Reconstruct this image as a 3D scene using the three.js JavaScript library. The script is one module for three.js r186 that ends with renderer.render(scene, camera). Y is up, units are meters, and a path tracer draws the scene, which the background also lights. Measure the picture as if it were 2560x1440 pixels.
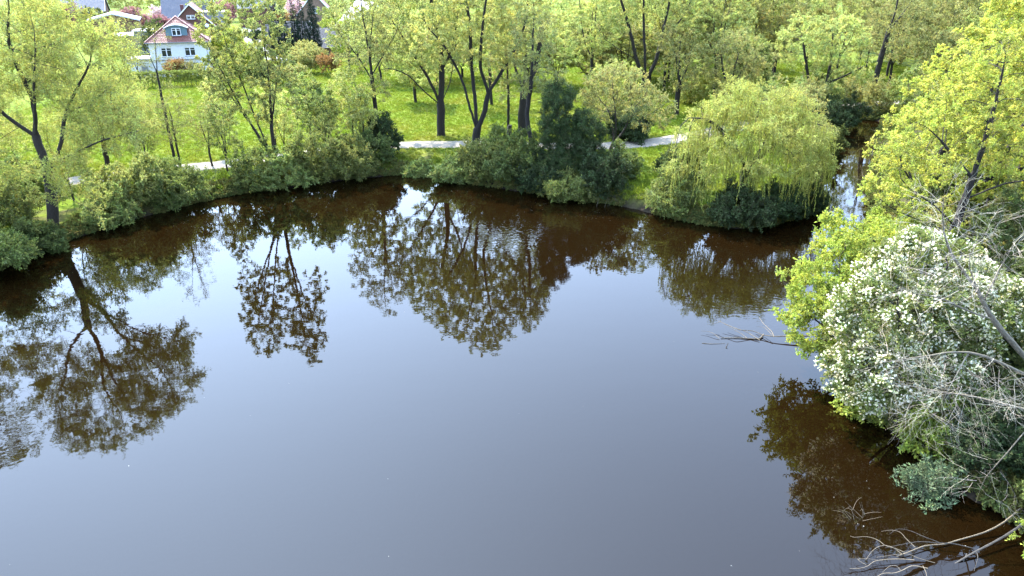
import * as THREE from 'three';
import { mergeGeometries } from 'three/addons/utils/BufferGeometryUtils.js';
import { ImprovedNoise } from 'three/addons/math/ImprovedNoise.js';
import { RoundedBoxGeometry } from 'three/addons/geometries/RoundedBoxGeometry.js';

// ------------------------------------------------------------------ camera, sky, sun, exposure
const RAD = Math.PI / 180;
const scene = new THREE.Scene();
const camera = new THREE.PerspectiveCamera(44.17, 16 / 9, 0.5, 3000);
camera.position.set(0, 17, 0);
camera.rotation.x = -24.3 * RAD;
const SUN_AZ = -32 * RAD, SUN_EL = 50 * RAD;                       // ahead of the camera, to the left, high
const sunDir = new THREE.Vector3(Math.sin(SUN_AZ) * Math.cos(SUN_EL), Math.sin(SUN_EL), -Math.cos(SUN_AZ) * Math.cos(SUN_EL));
{
  const W = 512, H = 256, data = new Float32Array(W * H * 4), g = 0.45;
  for (let r = 0; r < H; r++) {
    const up = ((r + 0.5) / H - 0.5) * Math.PI, y = Math.sin(up);
    for (let c = 0; c < W; c++) {
      const a = ((c + 0.5) / W - 0.5) * 2 * Math.PI, x = Math.cos(a) * Math.cos(up), z = Math.sin(a) * Math.cos(up);
      const cos = x * sunDir.x + y * sunDir.y + z * sunDir.z, h = Math.pow(1 - Math.max(0, y), 2.6);
      const mie = 0.55 * (1 - g * g) / Math.pow(1 + g * g - 2 * g * cos, 1.5), k = (r * W + c) * 4;
      data[k] = 0.06 + 0.50 * h + mie * 0.86; data[k + 1] = 0.16 + 0.64 * h + mie * 1.12; data[k + 2] = 0.44 + 0.80 * h + mie * 1.50; data[k + 3] = 1;
    }
  }
  const t = new THREE.DataTexture(data, W, H, THREE.RGBAFormat, THREE.FloatType);
  t.mapping = THREE.EquirectangularReflectionMapping; t.magFilter = t.minFilter = THREE.LinearFilter; t.needsUpdate = true;
  scene.background = t; scene.environment = t;
}
const sun = new THREE.DirectionalLight(new THREE.Color(1.0, 0.95, 0.86), 5);
sun.name = 'sun';
sun.position.copy(sunDir).multiplyScalar(300).add(new THREE.Vector3(0, 0, -80));
sun.target.position.set(0, 0, -80);
sun.castShadow = true; sun.shadow.mapSize.set(4096, 4096);
Object.assign(sun.shadow.camera, { left: -140, right: 140, top: 160, bottom: -160, near: 1, far: 700 });
scene.add(sun, sun.target);
const renderer = new THREE.WebGLRenderer({ antialias: true });
renderer.toneMapping = THREE.LinearToneMapping;
renderer.toneMappingExposure = 3.7;
renderer.shadowMap.enabled = true;

// ------------------------------------------------------------------ helpers
function mul32(a) { return () => { a |= 0; a = (a + 0x6d2b79f5) | 0; let t = Math.imul(a ^ (a >>> 15), 1 | a); t = (t + Math.imul(t ^ (t >>> 7), 61 | t)) ^ t; return ((t ^ (t >>> 14)) >>> 0) / 4294967296; }; }
const V = (x, y, z) => new THREE.Vector3(x, y, z);
const clamp = (x, a = 0, b = 1) => Math.min(b, Math.max(a, x));
const smooth = (a, b, x) => { const t = clamp((x - a) / (b - a)); return t * t * (3 - 2 * t); };
const lerp = (a, b, t) => a + (b - a) * t;
const perlin = new ImprovedNoise();
const noise = (x, y, z = 0.37) => perlin.noise(x, y, z);
const fbm = (x, y, o = 4) => { let s = 0, a = 0.5, f = 1; for (let i = 0; i < o; i++, a *= 0.5, f *= 2.03) s += a * noise(x * f, y * f, i * 3.1 + 0.37); return s; };
const lin = (r, g, b) => new THREE.Color().setRGB(r, g, b);
const taken = {};
const numbered = (n) => { const k = taken[n] = (taken[n] ?? -1) + 1; return k ? n + '_' + String(k).padStart(3, '0') : n; };
function shadows(o) { o.traverse((m) => { if (m.isMesh) { m.castShadow = true; m.receiveShadow = true; } }); return o; }
function tag(o, label, category, group, kind) { o.userData.label = label; if (category) o.userData.category = category; if (group) o.userData.group = group; if (kind) o.userData.kind = kind; return o; }
function mesh(name, geo, mat, parent) { const m = new THREE.Mesh(geo, mat); m.name = name; (parent ?? scene).add(m); return m; }
function thing(name, label, category, x, y, z, turn = 0, group) {
  const g = new THREE.Group(); g.name = numbered(name); g.position.set(x, y, z); g.rotation.y = turn; scene.add(g);
  return tag(g, label, category, group);
}
function dataTex(n, fn, rep, srgb) {
  const d = new Uint8Array(n * n * 4);
  for (let j = 0; j < n; j++) for (let i = 0; i < n; i++) { const c = fn(i / n, j / n), k = (j * n + i) * 4; d[k] = clamp(c[0]) * 255; d[k + 1] = clamp(c[1]) * 255; d[k + 2] = clamp(c[2]) * 255; d[k + 3] = 255; }
  const t = new THREE.DataTexture(d, n, n); t.wrapS = t.wrapT = THREE.RepeatWrapping; t.magFilter = THREE.LinearFilter; t.minFilter = THREE.LinearMipmapLinearFilter; t.generateMipmaps = true;
  if (rep) t.repeat.set(rep, rep); if (srgb) t.colorSpace = THREE.SRGBColorSpace; t.needsUpdate = true; return t;
}
// noise that wraps round the unit square
const wrapNoise = (u, v, f, o = 4) => { let s = 0, a = 0.5; for (let i = 0; i < o; i++, a *= 0.55, f *= 2) { const x = u * f, y = v * f; const n = (p, q) => noise(p, q, i * 7.3 + 0.5); s += a * ((n(x, y) * (1 - u) + n(x - f, y) * u) * (1 - v) + (n(x, y - f) * (1 - u) + n(x - f, y - f) * u) * v); } return s; };

// ------------------------------------------------------------------ materials
const grainTex = dataTex(512, (u, v) => { const n = 0.82 + 0.30 * wrapNoise(u, v, 48, 3) + 0.25 * wrapNoise(u, v, 9, 3); return [n, n, n * 0.97]; }, 0, true);
const soilBump = dataTex(256, (u, v) => { const n = 0.5 + 0.6 * wrapNoise(u, v, 20, 4); return [n, n, n]; });
const barkTex = dataTex(256, (u, v) => { const n = 0.62 + 0.7 * wrapNoise(u, v * 0.999, 30, 3) * (0.6 + 0.8 * wrapNoise(u, v, 6, 2) + 0.3); return [n, n * 0.98, n * 0.94]; }, 0, true);
const plasterTex = dataTex(256, (u, v) => { const n = 0.94 + 0.12 * wrapNoise(u, v, 7, 4); return [n, n, n * 0.99]; }, 0, true);
const std = (color, roughness = 0.9, more = {}) => new THREE.MeshStandardMaterial({ color, roughness, ...more });
const M = {
  ground: new THREE.MeshPhysicalMaterial({ color: 0xffffff, roughness: 1, specularIntensity: 0.15, vertexColors: true, map: grainTex, bumpMap: soilBump, bumpScale: 0.05 }),
  path: std(lin(0.27, 0.228, 0.185), 0.95, { map: grainTex, bumpMap: soilBump, bumpScale: 0.01 }),
  street: std(lin(0.25, 0.24, 0.23), 0.85, { map: grainTex }),
  bark: std(lin(0.085, 0.068, 0.05), 0.95, { map: barkTex, bumpMap: barkTex, bumpScale: 0.02 }),
  barkDark: std(lin(0.055, 0.043, 0.033), 0.95, { map: barkTex, bumpMap: barkTex, bumpScale: 0.02 }),
  barkGrey: std(lin(0.33, 0.28, 0.20), 0.9, { map: barkTex, bumpMap: barkTex, bumpScale: 0.01 }),
  barkDead: std(lin(0.40, 0.32, 0.22), 0.9, { map: barkTex }),
  barkWet: std(lin(0.13, 0.115, 0.10), 0.8, { map: barkTex, bumpMap: barkTex, bumpScale: 0.01 }),
  white: std(lin(0.78, 0.78, 0.77), 0.85, { map: plasterTex }),
  trim: std(lin(0.8, 0.8, 0.8), 0.5),
  pane: new THREE.MeshPhysicalMaterial({ color: lin(0.02, 0.025, 0.03), roughness: 0.04, ior: 1.5 }),
  redTile: std(lin(0.20, 0.07, 0.05), 0.55, { map: plasterTex }),
  darkTile: std(lin(0.035, 0.038, 0.048), 0.75, { map: plasterTex }),
  slate: std(lin(0.06, 0.075, 0.11), 0.5, { map: plasterTex }),
  brick: std(lin(0.17, 0.075, 0.06), 0.9, { map: grainTex }),
  brickLight: std(lin(0.30, 0.19, 0.15), 0.9, { map: grainTex }),
  dormer: std(lin(0.10, 0.17, 0.20), 0.6),
  metal: std(lin(0.36, 0.37, 0.39), 0.4, { metalness: 0.2 }),
  paleRoof: std(lin(0.42, 0.38, 0.36), 0.5),
  grey: std(lin(0.22, 0.23, 0.24), 0.8),
  sheath: std(lin(0.11, 0.12, 0.14), 0.8),
  chimney: std(lin(0.1, 0.05, 0.045), 0.9),
};
const leafMat = (transmission, roughness = 0.9) => new THREE.MeshPhysicalMaterial({ color: 0xffffff, vertexColors: true, roughness, transmission, thickness: 0, ior: 1.4, specularIntensity: 0.35, side: THREE.DoubleSide });
M.leaf = leafMat(0.5); M.leafThick = leafMat(0.25, 0.95); M.needle = leafMat(0.15); M.petal = leafMat(0.55, 1); M.twig = std(lin(1, 1, 1), 0.9, { vertexColors: true });

// ------------------------------------------------------------------ leaf sprays (one geometry per kind, placed many times)
function soup() {
  const p = [], c = [];
  const tri = (a, b, d, col) => { p.push(a.x, a.y, a.z, b.x, b.y, b.z, d.x, d.y, d.z); for (let i = 0; i < 3; i++) c.push(col[0], col[1], col[2]); };
  return {
    tri,
    leaf(at, dir, nrm, len, wid, col, fold = 0.25) {
      const side = V().crossVectors(dir, nrm).normalize(), n = V().crossVectors(side, dir).normalize();
      const tip = at.clone().addScaledVector(dir, len).addScaledVector(n, -len * 0.18), mid = at.clone().addScaledVector(dir, len * 0.45);
      const l = mid.clone().addScaledVector(side, wid / 2).addScaledVector(n, wid * fold), r = mid.clone().addScaledVector(side, -wid / 2).addScaledVector(n, wid * fold);
      tri(at, tip, l, col); tri(at, r, tip, col);
    },
    twig(a, b, ra, rb, col) {
      const d = b.clone().sub(a).normalize(), s = V(d.y, d.z, d.x).cross(d).normalize(), t = V().crossVectors(d, s);
      const ring = (o, r) => [0, 1, 2].map((i) => o.clone().addScaledVector(s, r * Math.cos(i * 2.094)).addScaledVector(t, r * Math.sin(i * 2.094)));
      const A = ring(a, ra), B = ring(b, rb);
      for (let i = 0; i < 3; i++) { const j = (i + 1) % 3; tri(A[i], A[j], B[j], col); tri(A[i], B[j], B[i], col); }
    },
    build() { const g = new THREE.BufferGeometry(); g.setAttribute('position', new THREE.Float32BufferAttribute(p, 3)); g.setAttribute('color', new THREE.Float32BufferAttribute(c, 3)); g.computeVertexNormals(); return g; },
  };
}
const unit = (R) => { const z = R() * 2 - 1, a = R() * 6.2832, r = Math.sqrt(1 - z * z); return V(r * Math.cos(a), z, r * Math.sin(a)); };
const TW = [0.10, 0.075, 0.045];
function spray(seed, o) {                                           // a curved twig with side shoots and leaves along them
  const R = mul32(seed), s = soup(), { len = 0.7, n = 30, l = 0.09, w = 0.05, col, shoots = 4, droop = 0.1, flat = 0, twigCol = TW, flower, flowerShare = 0 } = o;
  const lines = [[V(0, 0, 0), V((R() - 0.5) * 0.1, 1, (R() - 0.5) * 0.1).normalize(), len]];
  for (let i = 0; i < shoots; i++) {
    const t = 0.15 + 0.7 * i / shoots, d = unit(R); d.y = Math.abs(d.y) * 0.6 + 0.5; d.normalize();
    lines.push([V(0, len * t, 0), d, len * (0.35 + 0.35 * R())]);
  }
  const total = lines.reduce((a, b) => a + b[2], 0);
  for (const [a, d, L] of lines) {
    const P = (t) => a.clone().addScaledVector(d, L * t).add(V(0, -droop * L * t * t, 0));
    s.twig(a, P(0.5), 0.006, 0.0045, twigCol); s.twig(P(0.5), P(1), 0.0045, 0.002, twigCol);
    const k = Math.round(n * L / total);
    for (let i = 0; i < k; i++) {
      const t = 0.1 + 0.9 * (i + R()) / k, dir = unit(R).multiplyScalar(0.8).addScaledVector(d, 0.7).normalize(), nr = unit(R); nr.y = Math.abs(nr.y) + flat;
      const f = t > 0.62 && R() < flowerShare * 1.9, v = 0.75 + 0.5 * R(), cc = f ? flower : col, y = R();
      s.leaf(P(Math.min(t, 1)), dir, nr.normalize(), l * 1.22 * (0.7 + 0.6 * R()), w * 1.22 * (0.7 + 0.6 * R()), f ? cc : [cc[0] * v * (0.9 + 0.25 * y), cc[1] * v, cc[2] * v]);
    }
  }
  return s.build();
}
function strand(seed, o) {                                          // a hanging willow shoot
  const R = mul32(seed), s = soup(), { len = 1.8, n = 46, l = 0.11, w = 0.028, col } = o;
  let at = V(0, 0, 0), d = V(0.25, 1, 0).normalize();
  for (let i = 0; i < 6; i++) { const b = at.clone().addScaledVector(d, len / 6); s.twig(at, b, 0.005, 0.004, [0.14, 0.12, 0.04]); for (let k = 0; k < n / 6; k++) { const dir = unit(R).multiplyScalar(0.6).addScaledVector(d, 0.9).normalize(), v = 0.7 + 0.6 * R(); s.leaf(at.clone().lerp(b, R()), dir, unit(R), l * (0.7 + 0.6 * R()), w, [col[0] * v, col[1] * v, col[2] * v]); } at = b; d.add(V((R() - 0.5) * 0.2, 0.1, (R() - 0.5) * 0.2)).normalize(); }
  return s.build();
}
function twigs(seed, len, n, col) {                                 // bare forked twigs
  const R = mul32(seed), s = soup();
  const go = (a, d, L, r, k) => { const m = a.clone().addScaledVector(d, L * 0.5), d2 = d.clone().addScaledVector(unit(R), 0.35).normalize(), e = m.clone().addScaledVector(d2, L * 0.5); s.twig(a, m, r, r * 0.8, col); s.twig(m, e, r * 0.8, r * 0.5, col); if (k > 0) for (let i = 0; i < n; i++) go(i % 2 ? m : e, d2.clone().addScaledVector(unit(R), 0.7).normalize(), L * (0.4 + 0.4 * R()), r * 0.65, k - 1); };
  go(V(0, 0, 0), V(0, 1, 0), len, 0.0052, 2);
  return s.build();
}
const SPRAY = {
  willow: [1, 2].map((k) => spray(k, { len: 0.8, n: 58, l: 0.11, w: 0.04, col: [0.38, 0.40, 0.085], shoots: 6, droop: 0.15 })),
  willowPale: [3, 4].map((k) => spray(k, { len: 0.6, n: 44, l: 0.125, w: 0.07, col: [0.41, 0.445, 0.115], shoots: 5 })),
  broad: [5, 6].map((k) => spray(k, { len: 0.55, n: 32, l: 0.14, w: 0.095, col: [0.29, 0.335, 0.08], shoots: 5 })),
  olive: [7, 8].map((k) => spray(k, { len: 0.6, n: 27, l: 0.125, w: 0.078, col: [0.315, 0.315, 0.085], shoots: 6, twigCol: [0.12, 0.10, 0.06] })),
  maple: [9, 10].map((k) => spray(k, { len: 0.5, n: 38, l: 0.11, w: 0.09, col: [0.44, 0.455, 0.07], shoots: 5, flat: 0.7 })),
  lime: [11, 12].map((k) => spray(k, { len: 0.5, n: 40, l: 0.10, w: 0.075, col: [0.33, 0.38, 0.048], shoots: 5, flat: 0.5 })),
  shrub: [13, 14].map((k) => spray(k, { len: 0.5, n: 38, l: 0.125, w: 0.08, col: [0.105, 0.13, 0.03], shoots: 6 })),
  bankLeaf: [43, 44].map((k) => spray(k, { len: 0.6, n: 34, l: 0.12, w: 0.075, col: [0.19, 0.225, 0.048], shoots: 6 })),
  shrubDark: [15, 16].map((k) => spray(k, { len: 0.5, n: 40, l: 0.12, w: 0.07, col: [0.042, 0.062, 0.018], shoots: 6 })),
  blue: [17, 18].map((k) => spray(k, { len: 0.45, n: 34, l: 0.10, w: 0.036, col: [0.13, 0.17, 0.07], shoots: 5 })),
  blossom: [19, 20].map((k) => spray(k, { len: 0.5, n: 118, l: 0.047, w: 0.038, col: [0.19, 0.24, 0.05], shoots: 5, flower: [0.90, 0.84, 0.58], flowerShare: 0.55 })),
  pink: [21, 22].map((k) => spray(k, { len: 0.8, n: 46, l: 0.12, w: 0.09, col: [0.36, 0.19, 0.17], shoots: 5 })),
  palePink: [23, 24].map((k) => spray(k, { len: 0.8, n: 46, l: 0.12, w: 0.09, col: [0.62, 0.46, 0.44], shoots: 5 })),
  rust: [25, 26].map((k) => spray(k, { len: 0.7, n: 40, l: 0.10, w: 0.07, col: [0.30, 0.17, 0.05], shoots: 5 })),
  conifer: [27, 28].map((k) => spray(k, { len: 0.6, n: 70, l: 0.12, w: 0.028, col: [0.022, 0.045, 0.028], shoots: 7, droop: 0.3 })),
  juniper: [29, 30].map((k) => spray(k, { len: 0.6, n: 72, l: 0.11, w: 0.024, col: [0.055, 0.085, 0.024], shoots: 7, droop: 0.2 })),
  hedge: [31, 32].map((k) => spray(k, { len: 0.4, n: 50, l: 0.07, w: 0.05, col: [0.20, 0.24, 0.04], shoots: 6 })),
  strand: [33, 34].map((k) => strand(k, { len: 1.5, n: 54, l: 0.11, w: 0.036, col: [0.39, 0.40, 0.075] })),
  bareGrey: [35, 36].map((k) => twigs(k, 1.1, 3, [0.40, 0.34, 0.24])),
  bareBrown: [37, 38].map((k) => twigs(k, 1.1, 3, [0.13, 0.10, 0.065])),
  budding: [39, 40].map((k) => spray(k, { len: 0.8, n: 22, l: 0.08, w: 0.05, col: [0.30, 0.30, 0.07], shoots: 7, twigCol: [0.11, 0.085, 0.055] })),
};
const MAT_OF = { conifer: M.needle, juniper: M.needle, bareGrey: M.twig, bareBrown: M.twig, blossom: M.petal, shrub: M.leafThick, shrubDark: M.leafThick, blue: M.leafThick };

// ------------------------------------------------------------------ growing a tree: limbs reach for points spread through the crown
function grow(o) {
  const { R, stems, lobes, points = 500, step = 0.5, tropism = 0.08, floor = 0.4, shell = 0.5 } = o;
  const X = [], Y = [], Z = [], par = [], kids = [];
  const add = (x, y, z, p) => { X.push(x); Y.push(y); Z.push(z); par.push(p); kids.push(0); if (p >= 0) kids[p]++; return X.length - 1; };
  const near = (v) => { let b = 0, bd = 1e9; for (let i = 0; i < X.length; i++) { const d = (X[i] - v.x) ** 2 + (Y[i] - v.y) ** 2 + (Z[i] - v.z) ** 2; if (d < bd) { bd = d; b = i; } } return b; };
  add(0, -0.3, 0, -1);
  stems.forEach((line, si) => {
    let at = si === 0 ? 0 : near(line[0]);
    const curve = new THREE.CatmullRomCurve3([V(X[at], Y[at], Z[at]), ...line.slice(si === 0 ? 0 : 1)], false, 'centripetal'), L = curve.getLength(), k = Math.max(2, Math.round(L / step));
    for (let i = 1; i <= k; i++) { const p = curve.getPointAt(i / k), j = step * 0.12; at = add(p.x + (R() - 0.5) * j, p.y, p.z + (R() - 0.5) * j, at); }
  });
  const vol = lobes.map((l) => Math.pow(l[3] * l[4] * l[5], o.even ?? 1)), tot = vol.reduce((a, b) => a + b, 0), A = [];
  for (let tries = 0; A.length < points && tries < points * 20; tries++) {
    let q = R() * tot, i = 0; while ((q -= vol[i]) > 0 && i < lobes.length - 1) i++;
    const l = lobes[i], u = unit(R), r = Math.pow(R(), 1 / 3 * (1 - shell) + 0.12 * shell), p = V(l[0] + u.x * l[3] * r, l[1] + u.y * l[4] * r, l[2] + u.z * l[5] * r);
    if (p.y > floor) A.push({ p, n: 0, d: 1e9 });
  }
  let from = 0;
  const kill = step * 1.25, reach = (o.reach ?? 14) * step;
  for (let it = 0; it < 90 && A.length; it++) {
    const end = X.length;
    for (const a of A) for (let i = from; i < end; i++) { if (kids[i] > 3) continue; const d = (X[i] - a.p.x) ** 2 + (Y[i] - a.p.y) ** 2 + (Z[i] - a.p.z) ** 2; if (d < a.d) { a.d = d; a.n = i; } }
    for (let i = A.length - 1; i >= 0; i--) if (A[i].d < kill * kill) A.splice(i, 1);
    const pull = new Map();
    for (const a of A) { if (a.d > reach * reach) continue; const v = pull.get(a.n) ?? V(0, 0, 0); v.x += (a.p.x - X[a.n]) / Math.sqrt(a.d); v.y += (a.p.y - Y[a.n]) / Math.sqrt(a.d); v.z += (a.p.z - Z[a.n]) / Math.sqrt(a.d); pull.set(a.n, v); }
    from = end;
    for (const [n, v] of pull) {
      if (kids[n] > 3) { for (const a of A) if (a.n === n) { a.d = 1e9; } continue; }
      v.normalize(); const p = par[n];
      if (p >= 0) v.add(V(X[n] - X[p], Y[n] - Y[p], Z[n] - Z[p]).normalize().multiplyScalar(0.45));
      v.y += tropism; v.addScaledVector(unit(R), 0.28).normalize();
      add(X[n] + v.x * step, Y[n] + v.y * step, Z[n] + v.z * step, n);
    }
    if (X.length === end) break;
  }
  return { X, Y, Z, par, kids };
}
function limbs(t, trunkR, tipR, flare = 1.35) {
  const { X, Y, Z, par } = t, n = X.length, raw = new Float64Array(n), far = new Float64Array(n), main = new Int32Array(n).fill(-1), e = 2.25;
  for (let i = n - 1; i >= 0; i--) {
    raw[i] = raw[i] > 0 ? Math.pow(raw[i], 1 / e) : 1;
    const p = par[i]; if (p < 0) continue;
    raw[p] += Math.pow(raw[i], e); far[p] = Math.max(far[p], far[i] + 1);
    if (main[p] < 0 || raw[i] > raw[main[p]]) main[p] = i;
  }
  const ex = Math.log(trunkR / tipR) / Math.log(Math.max(raw[0], 2)), rad = Array.from(raw, (v) => tipR * Math.pow(v, ex));
  const pos = [], nor = [], uv = [], idx = [];
  const chain = (start) => {
    const pts = [], rs = [];
    if (par[start] >= 0) { const p = par[start]; pts.push(V(X[p], Y[p], Z[p])); rs.push(rad[start]); }
    for (let i = start, k = 0; i >= 0; i = main[i], k++) if (rad[i] > 0.03 || k % 2 === 0 || main[i] < 0) { pts.push(V(X[i], Y[i], Z[i])); rs.push(i === 0 ? rad[0] * flare : rad[i]); }
    if (pts.length < 2) return;
    const sides = rs[0] > 0.1 ? 9 : rs[0] > 0.045 ? 6 : rs[0] > 0.018 ? 4 : 3, base = pos.length / 3;
    let u = V(1, 0, 0), vlen = 0;
    for (let i = 0; i < pts.length; i++) {
      const d = pts[Math.min(i + 1, pts.length - 1)].clone().sub(pts[Math.max(i - 1, 0)]).normalize();
      u.addScaledVector(d, -u.dot(d)); if (u.lengthSq() < 1e-6) u.set(d.y, d.z, d.x).cross(d); u.normalize();
      const w = V().crossVectors(d, u); if (i) vlen += pts[i].distanceTo(pts[i - 1]);
      for (let s = 0; s <= sides; s++) { const a = s / sides * 6.28319, c = Math.cos(a), q = Math.sin(a), nx = u.x * c + w.x * q, ny = u.y * c + w.y * q, nz = u.z * c + w.z * q; pos.push(pts[i].x + nx * rs[i], pts[i].y + ny * rs[i], pts[i].z + nz * rs[i]); nor.push(nx, ny, nz); uv.push(s / sides * Math.max(0.2, Math.round(rs[0] * 6.3 * 5) / 5), vlen * 0.35); }
      if (i) for (let s = 0; s < sides; s++) { const a = base + (i - 1) * (sides + 1) + s, b = a + sides + 1; idx.push(a, a + 1, b, a + 1, b + 1, b); }
    }
  };
  for (let i = 0; i < n; i++) if (i === 0 || main[par[i]] !== i) chain(i);
  const g = new THREE.BufferGeometry();
  g.setAttribute('position', new THREE.Float32BufferAttribute(pos, 3)); g.setAttribute('normal', new THREE.Float32BufferAttribute(nor, 3)); g.setAttribute('uv', new THREE.Float32BufferAttribute(uv, 2)); g.setIndex(idx);
  return { g, rad, far };
}
const DENSITY = 0.88;
let triTotal = 0, copyTotal = 0;
function leafCrown(name, t, L, o, parent) {
  const { R, leaf, depth = 3, per = 2, jitter = 0.9, up = 0.3, size = 1, tint = 0.16, spreadAt = 0.35, hang = false, minY = 0.15 } = o, { X, Y, Z, par } = t, mats = [], cols = [], geo = SPRAY[leaf][Math.floor(R() * 2)];
  const q = new THREE.Quaternion(), m = new THREE.Matrix4(), yy = V(0, 1, 0), hue = 1 + (R() - 0.5) * 0.1, shift = (o.warm ?? 0);
  for (let i = 1; i < X.length; i++) {
    if (L.far[i] > depth || Y[i] < minY || (o.patch && noise(X[i] * o.patch, Y[i] * o.patch, Z[i] * o.patch) * 1.6 < R() * 0.5 - 0.34)) continue;
    const want = per * (o.dens ?? DENSITY), k = Math.floor(want) + (R() < want % 1 ? 1 : 0);
    for (let c = 0; c < k; c++) {
      const p = par[i], d = V(X[i] - X[p], Y[i] - Y[p], Z[i] - Z[p]).normalize().addScaledVector(unit(R), jitter); d.y += up;
      if (hang) d.set((R() - 0.5) * 0.35, -1, (R() - 0.5) * 0.35);
      d.normalize(); q.setFromUnitVectors(yy, d); q.multiply(new THREE.Quaternion().setFromAxisAngle(yy, R() * 6.28));
      const s = size * (0.7 + 0.6 * R()), a = R(), at = V(lerp(X[p], X[i], a), lerp(Y[p], Y[i], a), lerp(Z[p], Z[i], a)).addScaledVector(unit(R), spreadAt * R());
      if (hang) { const room = at.y - (o.low ?? -0.6); if (room < 0.5) continue; const ys = Math.min(s * (0.9 + 1.5 * R()), room / 1.4); m.compose(at, q, V(s, ys, s)); } else m.compose(at, q, V(s, s, s));
      mats.push(m.clone()); const b = hue * (1 - tint + 2 * tint * R()), w = 1 + shift + (R() - 0.5) * 0.18; cols.push([b * w, b, b * (0.9 + 0.3 * R())]);
    }
  }
  const im = new THREE.InstancedMesh(geo, MAT_OF[leaf] ?? M.leaf, mats.length); im.name = name;
  mats.forEach((mm, i) => { im.setMatrixAt(i, mm); im.setColorAt(i, lin(...cols[i])); });
  im.userData.kind = 'stuff'; parent.add(im); copyTotal += mats.length;
  return im;
}
function tree(o) {
  const { name, label, category = 'tree', group, x, z, h = 10, r = 4, trunkR = h * 0.017, seed = 1, bark = M.bark } = o;
  const R = mul32(seed * 7919 + 13), y = o.y ?? groundAt(x, z) - 0.05, lx = o.lean?.[0] ?? (R() - 0.5) * h * 0.06, lz = o.lean?.[1] ?? (R() - 0.5) * h * 0.06, fork = o.fork ?? 0.3;
  const lobes = o.lobes ?? [[lx, h * 0.58, lz, r * 0.78, h * 0.36, r * 0.74], ...[0, 1, 2, 3, 4, 5].map((k) => { const a = (k + R()) * 1.047, q = 0.5 + 0.25 * R(), s = 0.34 + 0.2 * R(); return [lx + Math.cos(a) * r * q, h * (0.38 + 0.48 * R()), lz + Math.sin(a) * r * q, r * s, h * (0.11 + 0.1 * R()), r * s]; })];
  let stems = o.stems?.map((s) => s.map((p) => V(...p)));
  if (!stems) {
    const n = o.mains ?? 3, top = V(lx * 0.4, h * fork, lz * 0.4); stems = [[V(lx * 0.12 + (R() - 0.5) * 0.2, h * fork * 0.5, lz * 0.12), top]];
    for (let i = 0; i < n; i++) { const a = (i + R() * 0.6) / n * 6.283, q = 0.28 + 0.2 * R(); stems.push([top, V(lx + Math.cos(a) * r * q * 0.55, h * (fork + 0.16), lz + Math.sin(a) * r * q * 0.55), V(lx + Math.cos(a) * r * q, h * (fork + 0.26 + 0.22 * R()), lz + Math.sin(a) * r * q)]); }
  }
  const t = grow({ R, stems, lobes, points: o.points ?? 420, step: o.step ?? clamp(h * 0.035, 0.22, 0.6), tropism: o.tropism ?? 0.08, even: o.even, floor: o.floor ?? h * 0.12, shell: o.shell ?? 0.45, reach: o.reach });
  const L = limbs(t, trunkR, o.tipR ?? 0.007, o.flare);
  const g = thing(name, label, category, x, y, z, 0, group);
  mesh(o.woodName ?? 'trunk', L.g, bark, g); triTotal += L.g.index.count / 3;
  leafCrown(o.crownName ?? 'crown', t, L, { ...o, R, minY: o.minY ?? 0.2 }, g);
  if (o.extra) leafCrown(o.extra.name, t, L, { ...o, per: 0.6, ...o.extra, R }, g);
  return g;
}
function bush(o) {                                                  // many stems from the ground, leafy to the base
  const { x, z, h = 2, r = 1.8, rz = o.r ?? 1.8, seed = 1 } = o, R = mul32(seed * 104729 + 7), n = o.canes ?? 7, stems = [[V(0, 0.1, 0), V(0.02, 0.35, 0)]];
  for (let i = 0; i < n; i++) { const a = (i + R()) / n * 6.283, q = 0.35 + 0.3 * R(); stems.push([V(0, 0, 0), V(Math.cos(a) * r * q * 0.5, h * 0.3, Math.sin(a) * rz * q * 0.5), V(Math.cos(a) * r * q, h * (0.5 + 0.2 * R()), Math.sin(a) * rz * q)]); }
  return tree({ category: 'shrub', woodName: 'stem', crownName: 'foliage', dens: 1.9, points: 260, step: clamp(h * 0.11, 0.16, 0.4), trunkR: 0.05, tipR: 0.006, depth: 4, per: 1.5, shell: 0.35, floor: 0.15, minY: 0.1, bark: M.barkDark, flare: 1, lobes: o.lobes ?? [[0, h * 0.42, 0, r * 0.82, h * 0.42, rz * 0.82], ...[0, 1, 2, 3].map((k) => { const a = R() * 6.283, q = 0.45 + 0.4 * R(), s = 0.3 + 0.3 * R(); return [Math.cos(a) * r * q, h * (0.22 + 0.6 * R()), Math.sin(a) * rz * q, r * s, h * (0.2 + 0.3 * R()), rz * s]; }), ...[0, 1, 2].map(() => [(R() - 0.5) * r * 1.2, h * (0.85 + 0.25 * R()), (R() - 0.5) * rz * 1.2, r * 0.2, h * 0.32, r * 0.2])], stems, ...o });
}

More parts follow.
